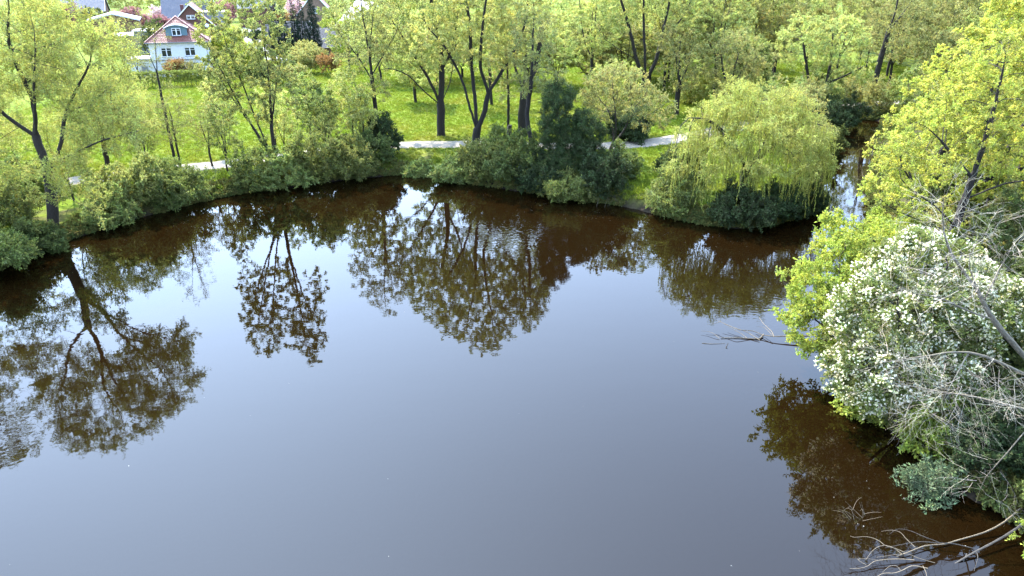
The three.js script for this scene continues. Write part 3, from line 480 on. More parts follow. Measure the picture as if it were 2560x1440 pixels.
const gardens = [
  [-36.4, -131, 3.8, 2.6, 'olive', 'garden_bush', 'olive bush between conifers and bungalow'], [-45.5, -121, 3.6, 2.4, 'lime', 'garden_bush', 'light green bush at the right end of the clipped hedge'], [-38, -112, 2.8, 2.4, 'shrub', 'garden_bush', 'dark bush on the meadow edge in front of the conifers'], [-33.4, -110, 2.6, 2.2, 'olive', 'garden_bush', 'olive bush on the meadow edge in front of the bungalow'],
  [-92.5, -186, 7.4, 3, 'pink', 'cherry_tree', 'reddish pink flowering tree behind the metal-roofed building'], [-90, -197, 7, 3, 'palePink', 'cherry_tree', 'pale pink blossoming tree at the top left of the slate roof'], [-83.8, -180, 5.6, 2.6, 'pink', 'cherry_tree', 'pink flowering tree between the slate roof and the garage'], [-76.5, -201, 8, 3.4, 'pink', 'cherry_tree', 'reddish tree right of the large slate roof'], [-49.5, -163, 7.6, 2.2, 'rust', 'copper_tree', 'copper-leaved tree left of the conifer row'], [-63, -222, 8.4, 3.4, 'palePink', 'cherry_tree', 'pale pink tree behind the conifer row'],
  [-106, -192, 7.4, 4, 'shrub', 'garden_tree', 'dark green rounded garden tree at the top left'], [-111, -186, 6.4, 2.4, 'shrub', 'garden_tree', 'narrow dark green tree at the top left edge of the village'], [-97.6, -196, 6.4, 2.8, 'lime', 'garden_tree', 'light green garden tree left of the pale blossom'], [-118, -200, 7, 3.4, 'pink', 'cherry_tree', 'pink tree above the left-hand willow'],
  [-75.5, -188, 10.4, 4.2, 'willowPale', 'garden_tree', 'tall pale green tree behind the dark spruce'], [-61.5, -178, 10.6, 3.4, 'broad', 'birch_tree', 'light green birch-like tree beside the parked car'], [-58.5, -172, 3, 1.6, 'shrubDark', 'garden_bush', 'dark bush at the foot of the birch-like tree'], [-52.2, -126, 7.6, 3, 'lime', 'garden_tree', 'yellow-green tree right of the white house'], [-48.4, -128, 7.0, 3.0, 'lime', 'garden_tree', 'yellow-green tree between the white house and the street'],
  [-63, -120, 9.5, 3.6, 'budding', 'garden_tree', 'grey-brown budding tree left of the white house'], [-68, -126, 9, 3.4, 'budding', 'garden_tree', 'bare-looking tree below the brick building'], [-66.5, -139, 8, 2.2, 'shrub', 'garden_tree', 'dark olive tree left of the garage'], [-57.2, -112.6, 7, 1.6, 'budding', 'garden_tree', 'thin bare tree by the corner of the white house'], [-52.2, -114.6, 2.8, 1.4, 'rust', 'garden_bush', 'orange-leaved bush in front of the white house'], [-49.8, -114.8, 2.6, 1.4, 'budding', 'garden_bush', 'olive bush right of the orange-leaved bush'],
  [-33.2, -122, 3.8, 2.4, 'olive', 'garden_tree', 'olive and orange bushy tree in front of the bungalow'], [-29.4, -119, 3.0, 1.4, 'rust', 'garden_bush', 'orange-tipped bush in front of the bungalow'], [-27.8, -126, 9, 3.6, 'lime', 'garden_tree', 'bright yellow-green tree right of the bungalow'], [-20, -138, 11, 4.4, 'broad', 'garden_tree', 'pale green tree in front of the pale sunlit roof'], [-33, -178, 8, 3.4, 'lime', 'garden_tree', 'yellow-green garden tree between the gabled houses'], [-44, -186, 7.5, 3, 'broad', 'garden_tree', 'garden tree in front of the pale brick gable'],
  [-42, -118, 5.4, 2.6, 'lime', 'garden_bush', 'leafy bush at the meadow edge below the street'], [-72, -112, 10, 4.4, 'broad', 'garden_tree', 'tree behind the left-hand willow at the meadow edge'], [-80, -126, 11, 4.6, 'olive', 'garden_tree', 'olive tree behind the left-hand willow crown'], [-90, -146, 11, 4.6, 'broad', 'garden_tree', 'green tree left of the brick building'], [-66, -104, 4, 2.6, 'shrub', 'garden_bush', 'dark bush at the left end of the garden hedge'], [-60.5, -106.5, 3.4, 2.4, 'shrub', 'garden_bush', 'brownish bush left of the clipped hedge'],
];
gardens.forEach(([x, z, h, r, leaf, name, label], i) => tree({ name, label, category: name.includes('bush') ? 'shrub' : 'tree', x, z, h, r, seed: 420 + i, leaf, trunkR: h * 0.018, fork: name.includes('bush') ? 0.12 : 0.25, mains: 4, points: 340, step: clamp(h * 0.055, 0.25, 0.6), per: leaf === 'budding' ? 1.1 : 1.8, size: 1.25, depth: 3, floor: 0.3 }));
// ------------------------------------------------------------------ trees on the left bank
const px = 0.0272;
tree({ name: 'willow_tree', label: 'tall feathery willow with forked dark trunk at the left water edge', x: -31.6, z: -46.2, seed: 11, leaf: 'willow', trunkR: 0.36, step: 0.5, points: 1050, dens: 1.1, depth: 3, per: 1.9, size: 1.05, tint: 0.15, floor: 2,
  stems: [[[0.47, 2.11, 0], [0.76, 3.7, 0], [0.45, 6.34, -0.2]], [[0.76, 3.7, 0], [1.66, 5.72, -0.6], [2.34, 7.57, -0.8], [4.65, 11, -1.2]], [[0.45, 6.34, -0.2], [-0.99, 8.1, 0.3], [-1.96, 10.91, 0.8]], [[0.45, 6.34, -0.2], [0.72, 8.8, -0.4], [0.18, 11.88, -0.5], [0.78, 14.52, -0.6]], [[2.34, 7.57, -0.8], [4.07, 8.45, -1], [5.6, 9.33, -0.8]], [[0.47, 2.11, 0], [1.78, 2.55, 0.6], [3.13, 2.2, 1.2], [4.14, 1.58, 1.5]], [[1.09, 4.58, 0], [3.22, 5.46, 0.7], [5.35, 6.34, 1.1], [7.64, 6.95, 1.2]], [[0.45, 6.34, -0.2], [1.97, 9.15, 1.2], [3.1, 11.97, 1.6]]],
  lobes: [[0.68, 12.56, 0, 4.6, 3.78, 4.2], [4.23, 10.84, -0.8, 3.4, 3.1, 3.2], [-2.43, 9.12, 0.6, 2.6, 3.1, 2.6], [5.96, 7.05, 0.9, 2.8, 1.38, 2.2], [2.97, 3.78, 1.4, 2.2, 1.72, 1.6], [-1.88, 4.82, 0.6, 2.4, 1.55, 1.8], [5.34, 8.94, -0.6, 2.2, 1.89, 2]] });
tree({ name: 'willow_tree', label: 'tall willow cut off by the left edge of the picture', x: -39.5, z: -44.5, h: 18.5, r: 4.8, seed: 12, leaf: 'willow', trunkR: 0.4, points: 650, fork: 0.25, mains: 4, per: 1.9 });
tree({ name: 'willow_tree', label: 'small willow at the left edge behind the shrubs', x: -42.5, z: -55, h: 8.6, r: 3.8, seed: 17, leaf: 'willow', trunkR: 0.2, points: 380, fork: 0.2, mains: 4, step: 0.4, per: 1.9 });
tree({ name: 'willow_tree', label: 'pale willow on the meadow at the far left edge', x: -51, z: -66, h: 9.6, r: 4.4, seed: 18, leaf: 'willow', trunkR: 0.2, points: 380, fork: 0.2, mains: 4, step: 0.45, per: 1.9 });
tree({ name: 'willow_tree', label: 'low spreading willow behind the forked left-hand willow, its trunk beside the path', x: -34.2, z: -59, h: 9.2, r: 3.6, lean: [0.8, 0.3], seed: 13, leaf: 'willow', trunkR: 0.2, fork: 0.42, points: 420, step: 0.36, per: 2 });
tree({ name: 'alder_tree', label: 'slim nearly bare tree standing in front of the white house', x: -31, z: -64.3, h: 12.2, r: 1.9, seed: 14, leaf: 'budding', trunkR: 0.13, fork: 0.62, mains: 3, points: 170, step: 0.4, per: 0.8, lobes: [[-0.2, 9, 0, 1.8, 3.2, 1.7], [0.2, 5.4, 0.1, 2.2, 1.6, 1.9]], bark: M.barkDark });
tree({ name: 'willow_tree', label: 'many-stemmed upright willow fanning out right of the white house', x: -19.9, z: -59.0, seed: 15, leaf: 'broad', trunkR: 0.24, points: 620, step: 0.4, per: 1.25, depth: 3, floor: 3, tropism: 0.25, warm: 0.08, dens: 1.1, size: 0.9,
  stems: [[[0.05, 0.96, 0.34], [0.1, 1.68, 0.6]], [[0.1, 1.68, 0.6], [-1, 4.56, 1.33], [-2, 6.96, 2.08], [-2.9, 10.08, 3.2]], [[0.1, 1.68, 0.6], [-0.6, 4.8, 1.31], [-1, 8.4, 2.4], [-1.4, 11.52, 3.51]], [[0.1, 1.68, 0.6], [0.7, 5.04, 2], [1.4, 8.4, 3.3], [1.9, 12.72, 4.74]], [[0.7, 5.04, 2], [2.1, 8.4, 3.8], [3.1, 10.56, 4.77]], [[-1, 4.56, 1.33], [-1.6, 8.4, 3.6], [-2.2, 11.76, 5.09]], [[1.4, 8.4, 3.3], [0.8, 10.8, 3.05], [0.9, 12.96, 3.62]]],
  lobes: [[-1.9, 10.43, 3.42, 1.9, 3.6, 1.9], [2.1, 10.94, 4.1, 1.7, 3.85, 1.7], [-2.7, 7.63, 2.45, 1.2, 2.74, 1.2], [3, 7.88, 3.34, 1.2, 2.36, 1.2], [0, 6.86, 2.58, 1.3, 1.99, 1.3]] });
for (const [i, x, z, h, r, lab] of [[0, -18.8, -66.2, 7.6, 1.3, 'thin young tree right of the many-stemmed willow'], [1, -17.3, -65.8, 6.9, 1.2, 'thin young tree with dark upright trunk left of the pole-like alder'], [2, -15, -66.8, 8.0, 1.6, 'pale green young tree just left of the pole-like alder'], [3, -26.4, -61.5, 5.6, 1.2, 'slender sapling between the nearly bare tree and the many-stemmed willow'], [4, -28.6, -60, 6.6, 1.3, 'slender leaning sapling left of the many-stemmed willow'], [5, -13.6, -65.2, 6.6, 1.2, 'slight grey-green sapling against the pole-like alder']])
  tree({ name: 'sapling', label: lab, x, z, h, r, seed: 20 + i, leaf: i === 2 || i === 5 ? 'willowPale' : i > 2 ? 'budding' : 'broad', trunkR: 0.09, fork: 0.35, points: 190, step: 0.33, per: 1.2, dens: 1, mains: 2, lobes: [[0, h * 0.62, 0, r, h * 0.36, r]] });
for (const [i, x, z, h, r, leaf, lab] of [[0, -37.5, -61, 8.2, 2.0, 'willow', 'airy willow sapling left of the low spreading willow'], [1, -30.2, -57.4, 7.2, 1.7, 'willow', 'airy willow sapling right of the low spreading willow'], [2, -27.2, -66.5, 7.4, 1.7, 'willowPale', 'pale sapling on the meadow right of the nearly bare tree'], [3, -24.4, -59.6, 6.2, 1.4, 'bankLeaf', 'slim sapling just left of the many-stemmed willow'], [4, -22.6, -67.5, 6.6, 1.5, 'willowPale', 'pale sapling on the meadow behind the many-stemmed willow'], [5, -16.4, -62.8, 6.4, 1.4, 'bankLeaf', 'slim sapling among the thin young trees nearest the water'], [6, -20.4, -63.2, 6.8, 1.5, 'willowPale', 'feathery sapling between the many-stemmed willow and the thin young trees'], [7, -34.4, -66, 7.6, 1.9, 'willow', 'feathery sapling left of the nearly bare tree'], [8, -33, -51.5, 6.6, 1.8, 'willow', 'willow shoots behind the forked trunk of the big left willow'], [9, -44, -62, 8.6, 2.2, 'willow', 'feathery willow near the left picture edge']])
  tree({ name: 'sapling', label: lab, x, z, h, r, seed: 500 + i, leaf, trunkR: 0.075, fork: 0.22, mains: 3, points: 210, step: 0.34, per: 1.3, dens: 0.85, depth: 3, size: 0.9, bark: M.barkDark, lobes: [[0, h * 0.6, 0, r * 0.8, h * 0.36, r * 0.8], [r * 0.5, h * 0.5, 0.2, r * 0.5, h * 0.22, r * 0.5], [-r * 0.5, h * 0.7, -0.2, r * 0.45, h * 0.2, r * 0.45]] });
for (const [i, x, z, h, r, lab] of [[0, 25.6, -64, 6.6, 2.6, 'olive tree behind the right side of the weeping willow'], [1, 23.6, -57.6, 5.2, 2.2, 'low olive tree between the weeping willow and the channel']])
  tree({ name: 'channel_tree', label: lab, x, z, h, r, seed: 520 + i, leaf: 'olive', trunkR: 0.12, fork: 0.15, mains: 4, points: 330, step: 0.36, per: 1.6, dens: 1.3, bark: M.barkDark });
tree({ name: 'alder_tree', label: 'straight pole-like dark alder in front of the bend of the footpath', x: -12.9, z: -68.2, seed: 31, leaf: 'olive', trunkR: 0.2, h: 15.5, points: 520, step: 0.42, per: 1.25, tropism: 0.05, bark: M.barkDark, flare: 1.2, warm: -0.03,
  stems: [[[0, 3, 0], [-0.1, 6, 0], [-0.2, 9, 0], [-0.5, 12, 0], [-0.6, 15, 0]], [[-0.1, 6.4, 0], [-1.2, 8.6, 0.3], [-2.6, 10.6, 0.5]], [[-0.15, 7, 0], [1.4, 9.2, -0.2], [2.6, 11, -0.4]], [[-0.2, 9, 0], [0.4, 11.2, 1], [0.9, 13, 1.6]]],
  lobes: [[-1.4, 10.4, 0.2, 2.7, 3.4, 2.4], [1.2, 10.6, -0.2, 2.3, 3, 2.2], [-0.5, 13.4, 0, 1.9, 2.2, 1.9], [0.3, 5.4, 0, 1.8, 1.4, 1.6]] });

// ------------------------------------------------------------------ the big trees behind the path
tree({ name: 'willow_tree', label: 'massive old tree with one long low limb reaching left over the meadow', x: -7.4, z: -74, seed: 41, leaf: 'willowPale', trunkR: 0.42, points: 1400, step: 0.55, per: 1.5, dens: 0.95, size: 1.1, floor: 4.5, bark: M.barkDark,
  stems: [[[0.05, 1.6, 0], [0.1, 3.2, 0]], [[0.1, 3.2, 0], [-1.4, 4.6, 0.6], [-3.2, 6.4, 0.9], [-5.2, 6.9, 1.2], [-6.6, 6.2, 1.4]], [[0.1, 3.2, 0], [-0.9, 5.6, 0.2], [-2.4, 8.2, 0.1], [-4.2, 11, -0.3]], [[0.1, 3.2, 0], [0.3, 6.4, -0.2], [0.2, 9.4, -0.4], [-0.5, 13, -0.8], [0.2, 17, -1]], [[0.3, 6.4, -0.2], [1.4, 8.6, 0.5], [2.2, 12, 0.8]], [[0.1, 3.2, 0], [1.0, 5.2, -1.2], [1.6, 8.8, -2.4]]],
  lobes: [[-0.6, 14, -0.4, 4.8, 6, 4.4], [-5, 10.2, 0, 3.6, 3.6, 3.2], [2.4, 11.4, 0.2, 3.0, 4.2, 3.0], [-2.6, 8.2, 0.4, 2.4, 2.2, 2.2], [-1, 5.9, -2.6, 2.6, 1.8, 2]] });
tree({ name: 'willow_tree', label: 'big old tree with three thick stems rising from behind the bank shrubs', x: -3.4, z: -66.5, seed: 42, leaf: 'willowPale', trunkR: 0.38, points: 1400, step: 0.52, per: 1.5, dens: 0.95, size: 1.05, floor: 4.5, bark: M.barkDark, warm: 0.05,
  stems: [[[0.02, 1.2, 0], [0.1, 2.2, 0]], [[0.1, 2.2, 0], [-0.5, 4.4, 0.2], [-1.1, 6.6, 0.2], [-2.4, 9.4, 0.6], [-4, 11.4, 0.8]], [[0.1, 2.2, 0], [0.0, 4.8, -0.3], [-0.3, 8, -0.5], [-0.4, 12, -0.6], [-1.2, 15.5, -0.4]], [[0.1, 2.2, 0], [0.9, 4.0, 0.2], [1.2, 5.4, 0.2], [2.8, 8.0, 0.1], [4.4, 11, -0.3], [4.9, 14.5, -0.6]], [[1.2, 5.4, 0.2], [0.6, 8, 0.8], [0.9, 11.6, 1.2], [1.4, 15, 1.2]], [[1.0, 4.4, 0.2], [2.6, 5.4, 1.0], [3.8, 5.7, 1.5]]],
  lobes: [[-0.4, 13.6, 0, 4.6, 5.2, 4.0], [3.6, 13, -0.4, 3.4, 4.4, 3.2], [-3.4, 10.4, 0.8, 2.6, 2.8, 2.4], [1.2, 9, 0.6, 2.6, 1.8, 2.2], [0.6, 17, 0, 3, 2.6, 2.8]] });
tree({ name: 'old_tree', label: 'stout pollard-like tree with bulging trunk behind the leaning dark stem', x: 1.1, z: -76, seed: 43, leaf: 'willowPale', trunkR: 0.46, h: 19, points: 950, step: 0.55, per: 1.5, floor: 5, bark: M.barkDark,
  stems: [[[0, 2, 0], [0.2, 4, 0]], [[0.2, 4, 0], [-0.7, 6.4, 0], [-1.6, 10, -0.4]], [[0.2, 4, 0], [1.2, 6.2, -0.3], [1.8, 9.5, -0.6], [1.6, 14, -1]], [[0.2, 4, 0], [0.3, 8, -1], [0, 13, -1.6]]],
  lobes: [[0.4, 13, -0.8, 4.2, 5.6, 4], [3.4, 10, -0.4, 2.8, 3, 2.8], [-2.8, 9.6, -0.8, 2.4, 2.8, 2.4]] });
tree({ name: 'thin_tree', label: 'thin straight tree between the three-stemmed tree and the bulging trunk', x: -0.4, z: -76.8, h: 12, r: 1.5, seed: 44, leaf: 'olive', trunkR: 0.15, fork: 0.6, points: 160, per: 1.2, bark: M.barkDark });
tree({ name: 'alder_tree', label: 'dark leaning alder stem rising out of the bank shrubs', x: 2.0, z: -61.2, seed: 45, leaf: 'olive', trunkR: 0.2, points: 420, step: 0.4, per: 1.3, floor: 5, bark: M.barkDark, warm: -0.05,
  stems: [[[-0.1, 1.4, -0.2], [-0.5, 3, -0.4], [-0.7, 4.6, -0.6], [-0.4, 7, -0.6], [-0.3, 10, -0.7], [-0.2, 13.4, -0.8]]],
  lobes: [[-0.3, 10, -0.7, 2.0, 4.2, 2.0], [0.2, 7.2, -0.6, 2.3, 1.8, 2.0]] });
tree({ name: 'juniper_bush', label: 'dark green upright juniper-like bush in the middle of the bank', category: 'shrub', woodName: 'stem', crownName: 'foliage', x: 4.6, z: -57.6, seed: 46, leaf: 'juniper', trunkR: 0.2, points: 900, step: 0.34, per: 2.3, dens: 1.6, depth: 4, floor: 0.3, bark: M.barkDark,
  stems: [[[0, 0.5, 0]], [[0, 0.5, 0], [-0.5, 3, 0], [-0.9, 5.4, 0]], [[0, 0.5, 0], [0.6, 2.8, 0.2], [1.4, 4.6, 0.3]], [[0, 0.5, 0], [0.2, 2.4, -0.5], [0.4, 4.6, -0.8]], [[0, 0.5, 0], [1.8, 2.4, 0.3], [3.8, 4.4, 0.4], [5.4, 5.9, 0.4]]],
  lobes: [[-0.9, 4.9, 0, 1.5, 3.2, 1.4], [0.9, 3.4, 0.2, 2.0, 2.4, 1.6], [-0.4, 1.6, 0.3, 2.0, 1.4, 1.6], [1.9, 1.6, 0.4, 1.6, 1.3, 1.4]] });
tree({ name: 'hawthorn_tree', label: 'wide grey-green small tree arching over the dark bush beside the path', x: 8.6, z: -62.6, h: 8.6, r: 3.6, lean: [0.9, -0.4], seed: 47, leaf: 'olive', trunkR: 0.17, fork: 0.2, mains: 4, points: 480, step: 0.36, per: 1.5, lobes: [[0.6, 5.8, -0.3, 3.4, 2.6, 3], [3.2, 4.6, -0.6, 2.6, 1.9, 2.2]] });
tree({ name: 'hawthorn_tree', label: 'rounded grey-green tree shading the far edge of the path', x: 10.6, z: -74.6, h: 7.6, r: 3.4, seed: 48, leaf: 'willowPale', trunkR: 0.18, fork: 0.2, mains: 4, points: 480, step: 0.36, per: 1.7, lobes: [[0, 4.3, 0, 3.4, 3.2, 3], [2.2, 3.0, 0.6, 2.4, 1.8, 2]] });
tree({ name: 'willow_tree', label: 'big tree with four dark stems on the meadow right of centre', x: 16.5, z: -91, seed: 49, leaf: 'willowPale', trunkR: 0.46, points: 1200, step: 0.58, per: 1.4, size: 1.1, floor: 6, bark: M.barkDark,
  stems: [[[0, 1.6, 0], [0.05, 3.2, 0]], [[0.05, 3.2, 0], [-1.2, 5.6, 0.2], [-2.2, 8.8, 0.3], [-3.6, 12.6, 0.3], [-4.6, 15.6, 0]], [[0.05, 3.2, 0], [-0.2, 6, 0], [-0.6, 10, -0.3], [-0.9, 15, -0.4]], [[0.05, 3.2, 0], [1.0, 5.2, 0.2], [1.6, 8, 0.2], [2.2, 12, 0], [3.2, 16, 0]], [[-1.2, 5.6, 0.2], [-3.2, 6.8, 0.8], [-5.4, 8.2, 1.2]], [[1.6, 8, 0.2], [3.8, 10.6, 0.6], [5, 13.6, 0.6]]],
  lobes: [[-0.6, 15.4, 0, 5.2, 5.2, 4.6], [-4.4, 11.8, 0.4, 3.2, 4, 3.2], [3.8, 13, 0.2, 3.2, 4.4, 3.2], [-4.6, 7.8, 1, 2, 1.6, 1.8]] });
tree({ name: 'field_tree', label: 'dark-stemmed small tree just left of the weeping willow', x: 19.7, z: -86, h: 10.4, r: 3.2, seed: 50, leaf: 'olive', trunkR: 0.3, fork: 0.34, mains: 3, points: 430, per: 1.4, step: 0.4, bark: M.barkDark });
tree({ name: 'field_tree', label: 'rounded olive tree showing above the left part of the weeping willow', x: 25.5, z: -85, h: 10.5, r: 4, seed: 51, leaf: 'olive', trunkR: 0.28, fork: 0.3, mains: 4, points: 520, per: 1.5, bark: M.barkDark });
tree({ name: 'crooked_tree', label: 'tree with crooked leaning bough above the narrow side channel', x: 34.2, z: -85, seed: 52, leaf: 'willowPale', trunkR: 0.34, points: 820, step: 0.45, per: 1.5, floor: 3.2, bark: M.barkDark,
  stems: [[[0.1, 1, 0], [0.5, 2.4, 0.2]], [[0.5, 2.4, 0.2], [0.3, 4, 0], [-0.3, 6, -0.2], [-1.2, 9, -0.4]], [[0.5, 2.4, 0.2], [2.2, 3.8, 0.5], [4.2, 4.8, 0.7], [6, 5.8, 0.7]], [[2.2, 3.8, 0.5], [2.4, 6.4, 0], [2.2, 9.4, -0.4]]],
  lobes: [[-0.6, 8.2, -0.2, 3.6, 3.2, 3.2], [3, 8, 0, 3.6, 3.2, 3.2], [5.6, 5.4, 0.7, 2, 1.6, 1.8]] });
tree({ name: 'alder_tree', label: 'straight dark-trunked tree on the grass beyond the side channel', x: 48.6, z: -98, seed: 53, leaf: 'olive', trunkR: 0.36, h: 17, points: 700, step: 0.52, per: 1.3, floor: 4.5, bark: M.barkDark, lean: [1.2, 0], fork: 0.5, mains: 3, r: 4.4 });
for (const [i, x, z, h, r, leaf, lab] of [[0, 27.5, -99, 17, 4.6, 'willowPale', 'tall thin-stemmed pale tree left of the soft round willow'], [1, 40, -112, 18, 5.2, 'willow', 'soft round light green willow crown at the top right of centre'], [2, 54, -93, 9.5, 3, 'olive', 'low olive tree right of the dark-trunked tree'], [3, 30, -92.5, 8.6, 3.2, 'broad', 'leafy low tree directly behind the weeping willow crown'], [4, 10.6, -97, 18, 5, 'willowPale', 'broad pale tree with dark curved limbs behind the bulging trunk'], [5, -2.6, -92, 17.5, 4.8, 'willowPale', 'tall pale tree showing dark forked limbs behind the three-stemmed tree'], [6, 21.5, -103, 18, 5.2, 'willowPale', 'tall pale green tree behind the four-stemmed meadow tree'], [7, -12.5, -94, 9.5, 3.4, 'willowPale', 'pale tree at the far edge of the meadow behind the long low limb']])
  tree({ name: 'meadow_tree', label: lab, x, z, h, r, seed: 60 + i, leaf, trunkR: 0.2, fork: 0.28, mains: 4, points: 620, per: 1.5, size: 1.15, bark: M.barkDark, tint: 0.2 });

// ------------------------------------------------------------------ the weeping willow on the point
tree({ name: 'weeping_willow', label: 'broad golden-green weeping willow hanging over the water at the point', x: 17.7, z: -52.6, seed: 71, leaf: 'strand', hang: true, trunkR: 0.34, points: 1300, step: 0.38, per: 1.5, dens: 1, depth: 3, size: 0.9, tint: 0.22, floor: 1.6, bark: M.barkDark, low: 0, shell: 0.4, spreadAt: 0.5,
  stems: [[[0, 1.2, 0], [0, 2.2, 0]], [[0, 2.2, 0], [-1.6, 4.4, 0.6], [-3.6, 6, 1], [-5, 6.2, 1.2]], [[0, 2.2, 0], [0.4, 5, -0.6], [0.8, 7.4, -1]], [[0, 2.2, 0], [2, 4.2, 0.3], [4, 5.6, 0], [5.2, 5.4, 0]], [[0, 2.2, 0], [0.2, 4, 1.8], [0.2, 5.4, 3]], [[0, 2.2, 0], [-1.2, 5, -1.6], [-2.2, 7, -2.6]]],
  lobes: [[-0.64, 7.0, -0.88, 2.21, 1.7, 2.21], [2.35, 6.4, -0.66, 2.21, 1.5, 2.21], [-2.99, 5.8, 0.66, 2.02, 1.6, 1.84], [-4.91, 4.6, 1.54, 1.38, 1.5, 1.38], [4.69, 4.6, 0.22, 1.56, 1.6, 1.84], [0.21, 5.2, 2.64, 2.02, 1.4, 1.38], [2.99, 4.2, 2.42, 1.47, 1.2, 1.2], [-2.78, 4.0, 2.86, 1.38, 1.2, 1.1], [-5.76, 3.0, 2.2, 0.83, 1.2, 0.83], [-3.85, 2.9, 3.52, 1.1, 0.9, 0.64], [-0.64, 3.2, 3.96, 1.47, 0.9, 0.64], [2.56, 3.0, 3.63, 1.38, 0.9, 0.64], [5.23, 3.0, 1.98, 1.01, 0.9, 0.92]], extra: { name: 'upper_foliage', leaf: 'willow', hang: false, per: 1.7, size: 0.8, up: 0.0, dens: 1.1 } });

// ------------------------------------------------------------------ the right bank
tree({ name: 'maple_tree', label: 'large yellow-green maple filling the upper right corner', x: 28.8, z: -41, seed: 81, leaf: 'maple', trunkR: 0.28, dens: 2.0, size: 0.78, points: 1700, step: 0.42, per: 1.9, depth: 3, floor: 3, tint: 0.18, bark: M.barkDark, tropism: 0.12,
  stems: [[[0, 1.5, 0], [0, 3.2, 0]], [[0, 3.2, 0], [-0.4, 5.4, 0], [-0.2, 8.4, 0.1], [0.4, 12, 0.2], [0.6, 15, 0.2]], [[0, 3.2, 0], [-1.4, 6.2, 0.3], [-2.0, 9, 0.4], [-2.2, 12, 0.4]], [[-0.4, 5.4, 0], [0.9, 8, -0.3], [2.4, 11.5, -0.4], [3, 14, -0.5]], [[0, 3.2, 0], [1.8, 6, 0.4], [3.8, 9, 0.6]], [[-1.4, 6.2, 0.3], [-3.4, 8.4, 0.6], [-4.6, 10, 0.6]]],
  lobes: [[0.6, 12.4, 0, 3.8, 4, 3.4], [-2.6, 10, 0.4, 3.0, 3.4, 2.8], [3.6, 10.6, 0.2, 3.2, 4, 3], [-3.9, 8.4, 0.6, 1.8, 2.0, 1.8], [1, 6.2, 0.8, 3, 2.2, 2.4], [-2, 5, 1, 2, 1.6, 1.6]] });
tree({ name: 'maple_tree', label: 'slender dark-stemmed maple with bare lower branches in front of the large maple', x: 23.4, z: -35.6, seed: 82, leaf: 'maple', trunkR: 0.22, points: 620, step: 0.38, per: 2.2, size: 0.8, depth: 2, floor: 3.5, tint: 0.18, bark: M.barkDark,
  stems: [[[0, 2, 0], [0.1, 4, 0], [0.3, 6.4, 0], [0.4, 9.4, 0], [0.3, 12.2, 0]], [[0.1, 3.6, 0], [-1.6, 4.8, 0.5], [-3.6, 6.0, 0.8]], [[0.1, 3, 0], [-1.6, 3.8, 0.4], [-3.8, 4.7, 0.5], [-4.8, 5.4, 0.6]], [[0.3, 6, 0], [-1, 7.2, 0.4], [-2.4, 8.4, 0.6]], [[0.2, 5, 0], [1.6, 6, 0.6], [3, 6.4, 1]], [[0.2, 4.4, 0], [1.4, 5, 0.8], [2.6, 5.4, 1.6]]],
  lobes: [[0.2, 10.4, 0, 2.4, 2.6, 2.2], [-2.6, 7.8, 0.5, 2.4, 2.0, 2.0], [-4, 5.6, 0.6, 1.8, 1.2, 1.5], [1.8, 8, 0, 2.0, 2.0, 1.8]], extra: { name: 'bare_twigs', leaf: 'bareBrown', per: 0.5, size: 0.9 } });
tree({ name: 'maple_tree', label: 'sparse pale maple beside the narrow side channel', x: 27.4, z: -46.4, h: 8.4, r: 2.8, seed: 83, leaf: 'maple', trunkR: 0.15, fork: 0.35, mains: 3, points: 300, step: 0.36, per: 1.1, depth: 2, lean: [-1, 0] });
tree({ name: 'maple_tree', label: 'yellow-green maple at the right edge behind the large maple', x: 35, z: -46, h: 16, r: 4.6, seed: 74, leaf: 'maple', trunkR: 0.28, fork: 0.25, mains: 4, points: 620, per: 1.7, bark: M.barkDark });
tree({ name: 'maple_tree', label: 'maple crown between the large maple and the side channel', x: 33.5, z: -55, h: 12.5, r: 3.8, seed: 75, leaf: 'maple', trunkR: 0.24, fork: 0.25, mains: 4, points: 480, per: 1.6, bark: M.barkDark });
tree({ name: 'maple_bush', label: 'bright lime maple bush bulging over the water above the white blossom', x: 15.9, z: -29.1, seed: 84, leaf: 'lime', trunkR: 0.15, points: 900, step: 0.32, per: 1.9, depth: 4, floor: 0.4, tint: 0.18, bark: M.barkDark,
  stems: [[[0, 0.46, 0]], [[0, 0.46, 0], [-0.8, 2.28, 0.2], [-1.4, 3.8, 0.4]], [[0, 0.46, 0], [0.6, 2.58, -0.4], [1, 4.56, -0.8]], [[0, 0.46, 0], [-1.4, 1.37, 0.6], [-2.2, 2.13, 0.8]], [[0, 0.46, 0], [1.6, 2.58, 0.4], [2.6, 4.1, 0.6]]],
  lobes: [[-1.6, 3.27, 0.3, 1.9, 1.76, 2.2], [0.6, 4.1, -0.8, 2.4, 1.6, 2.2], [-2, 1.67, 0.9, 1.5, 1.28, 1.8], [0, 4.86, -1.6, 2.2, 1.28, 1.8]] });
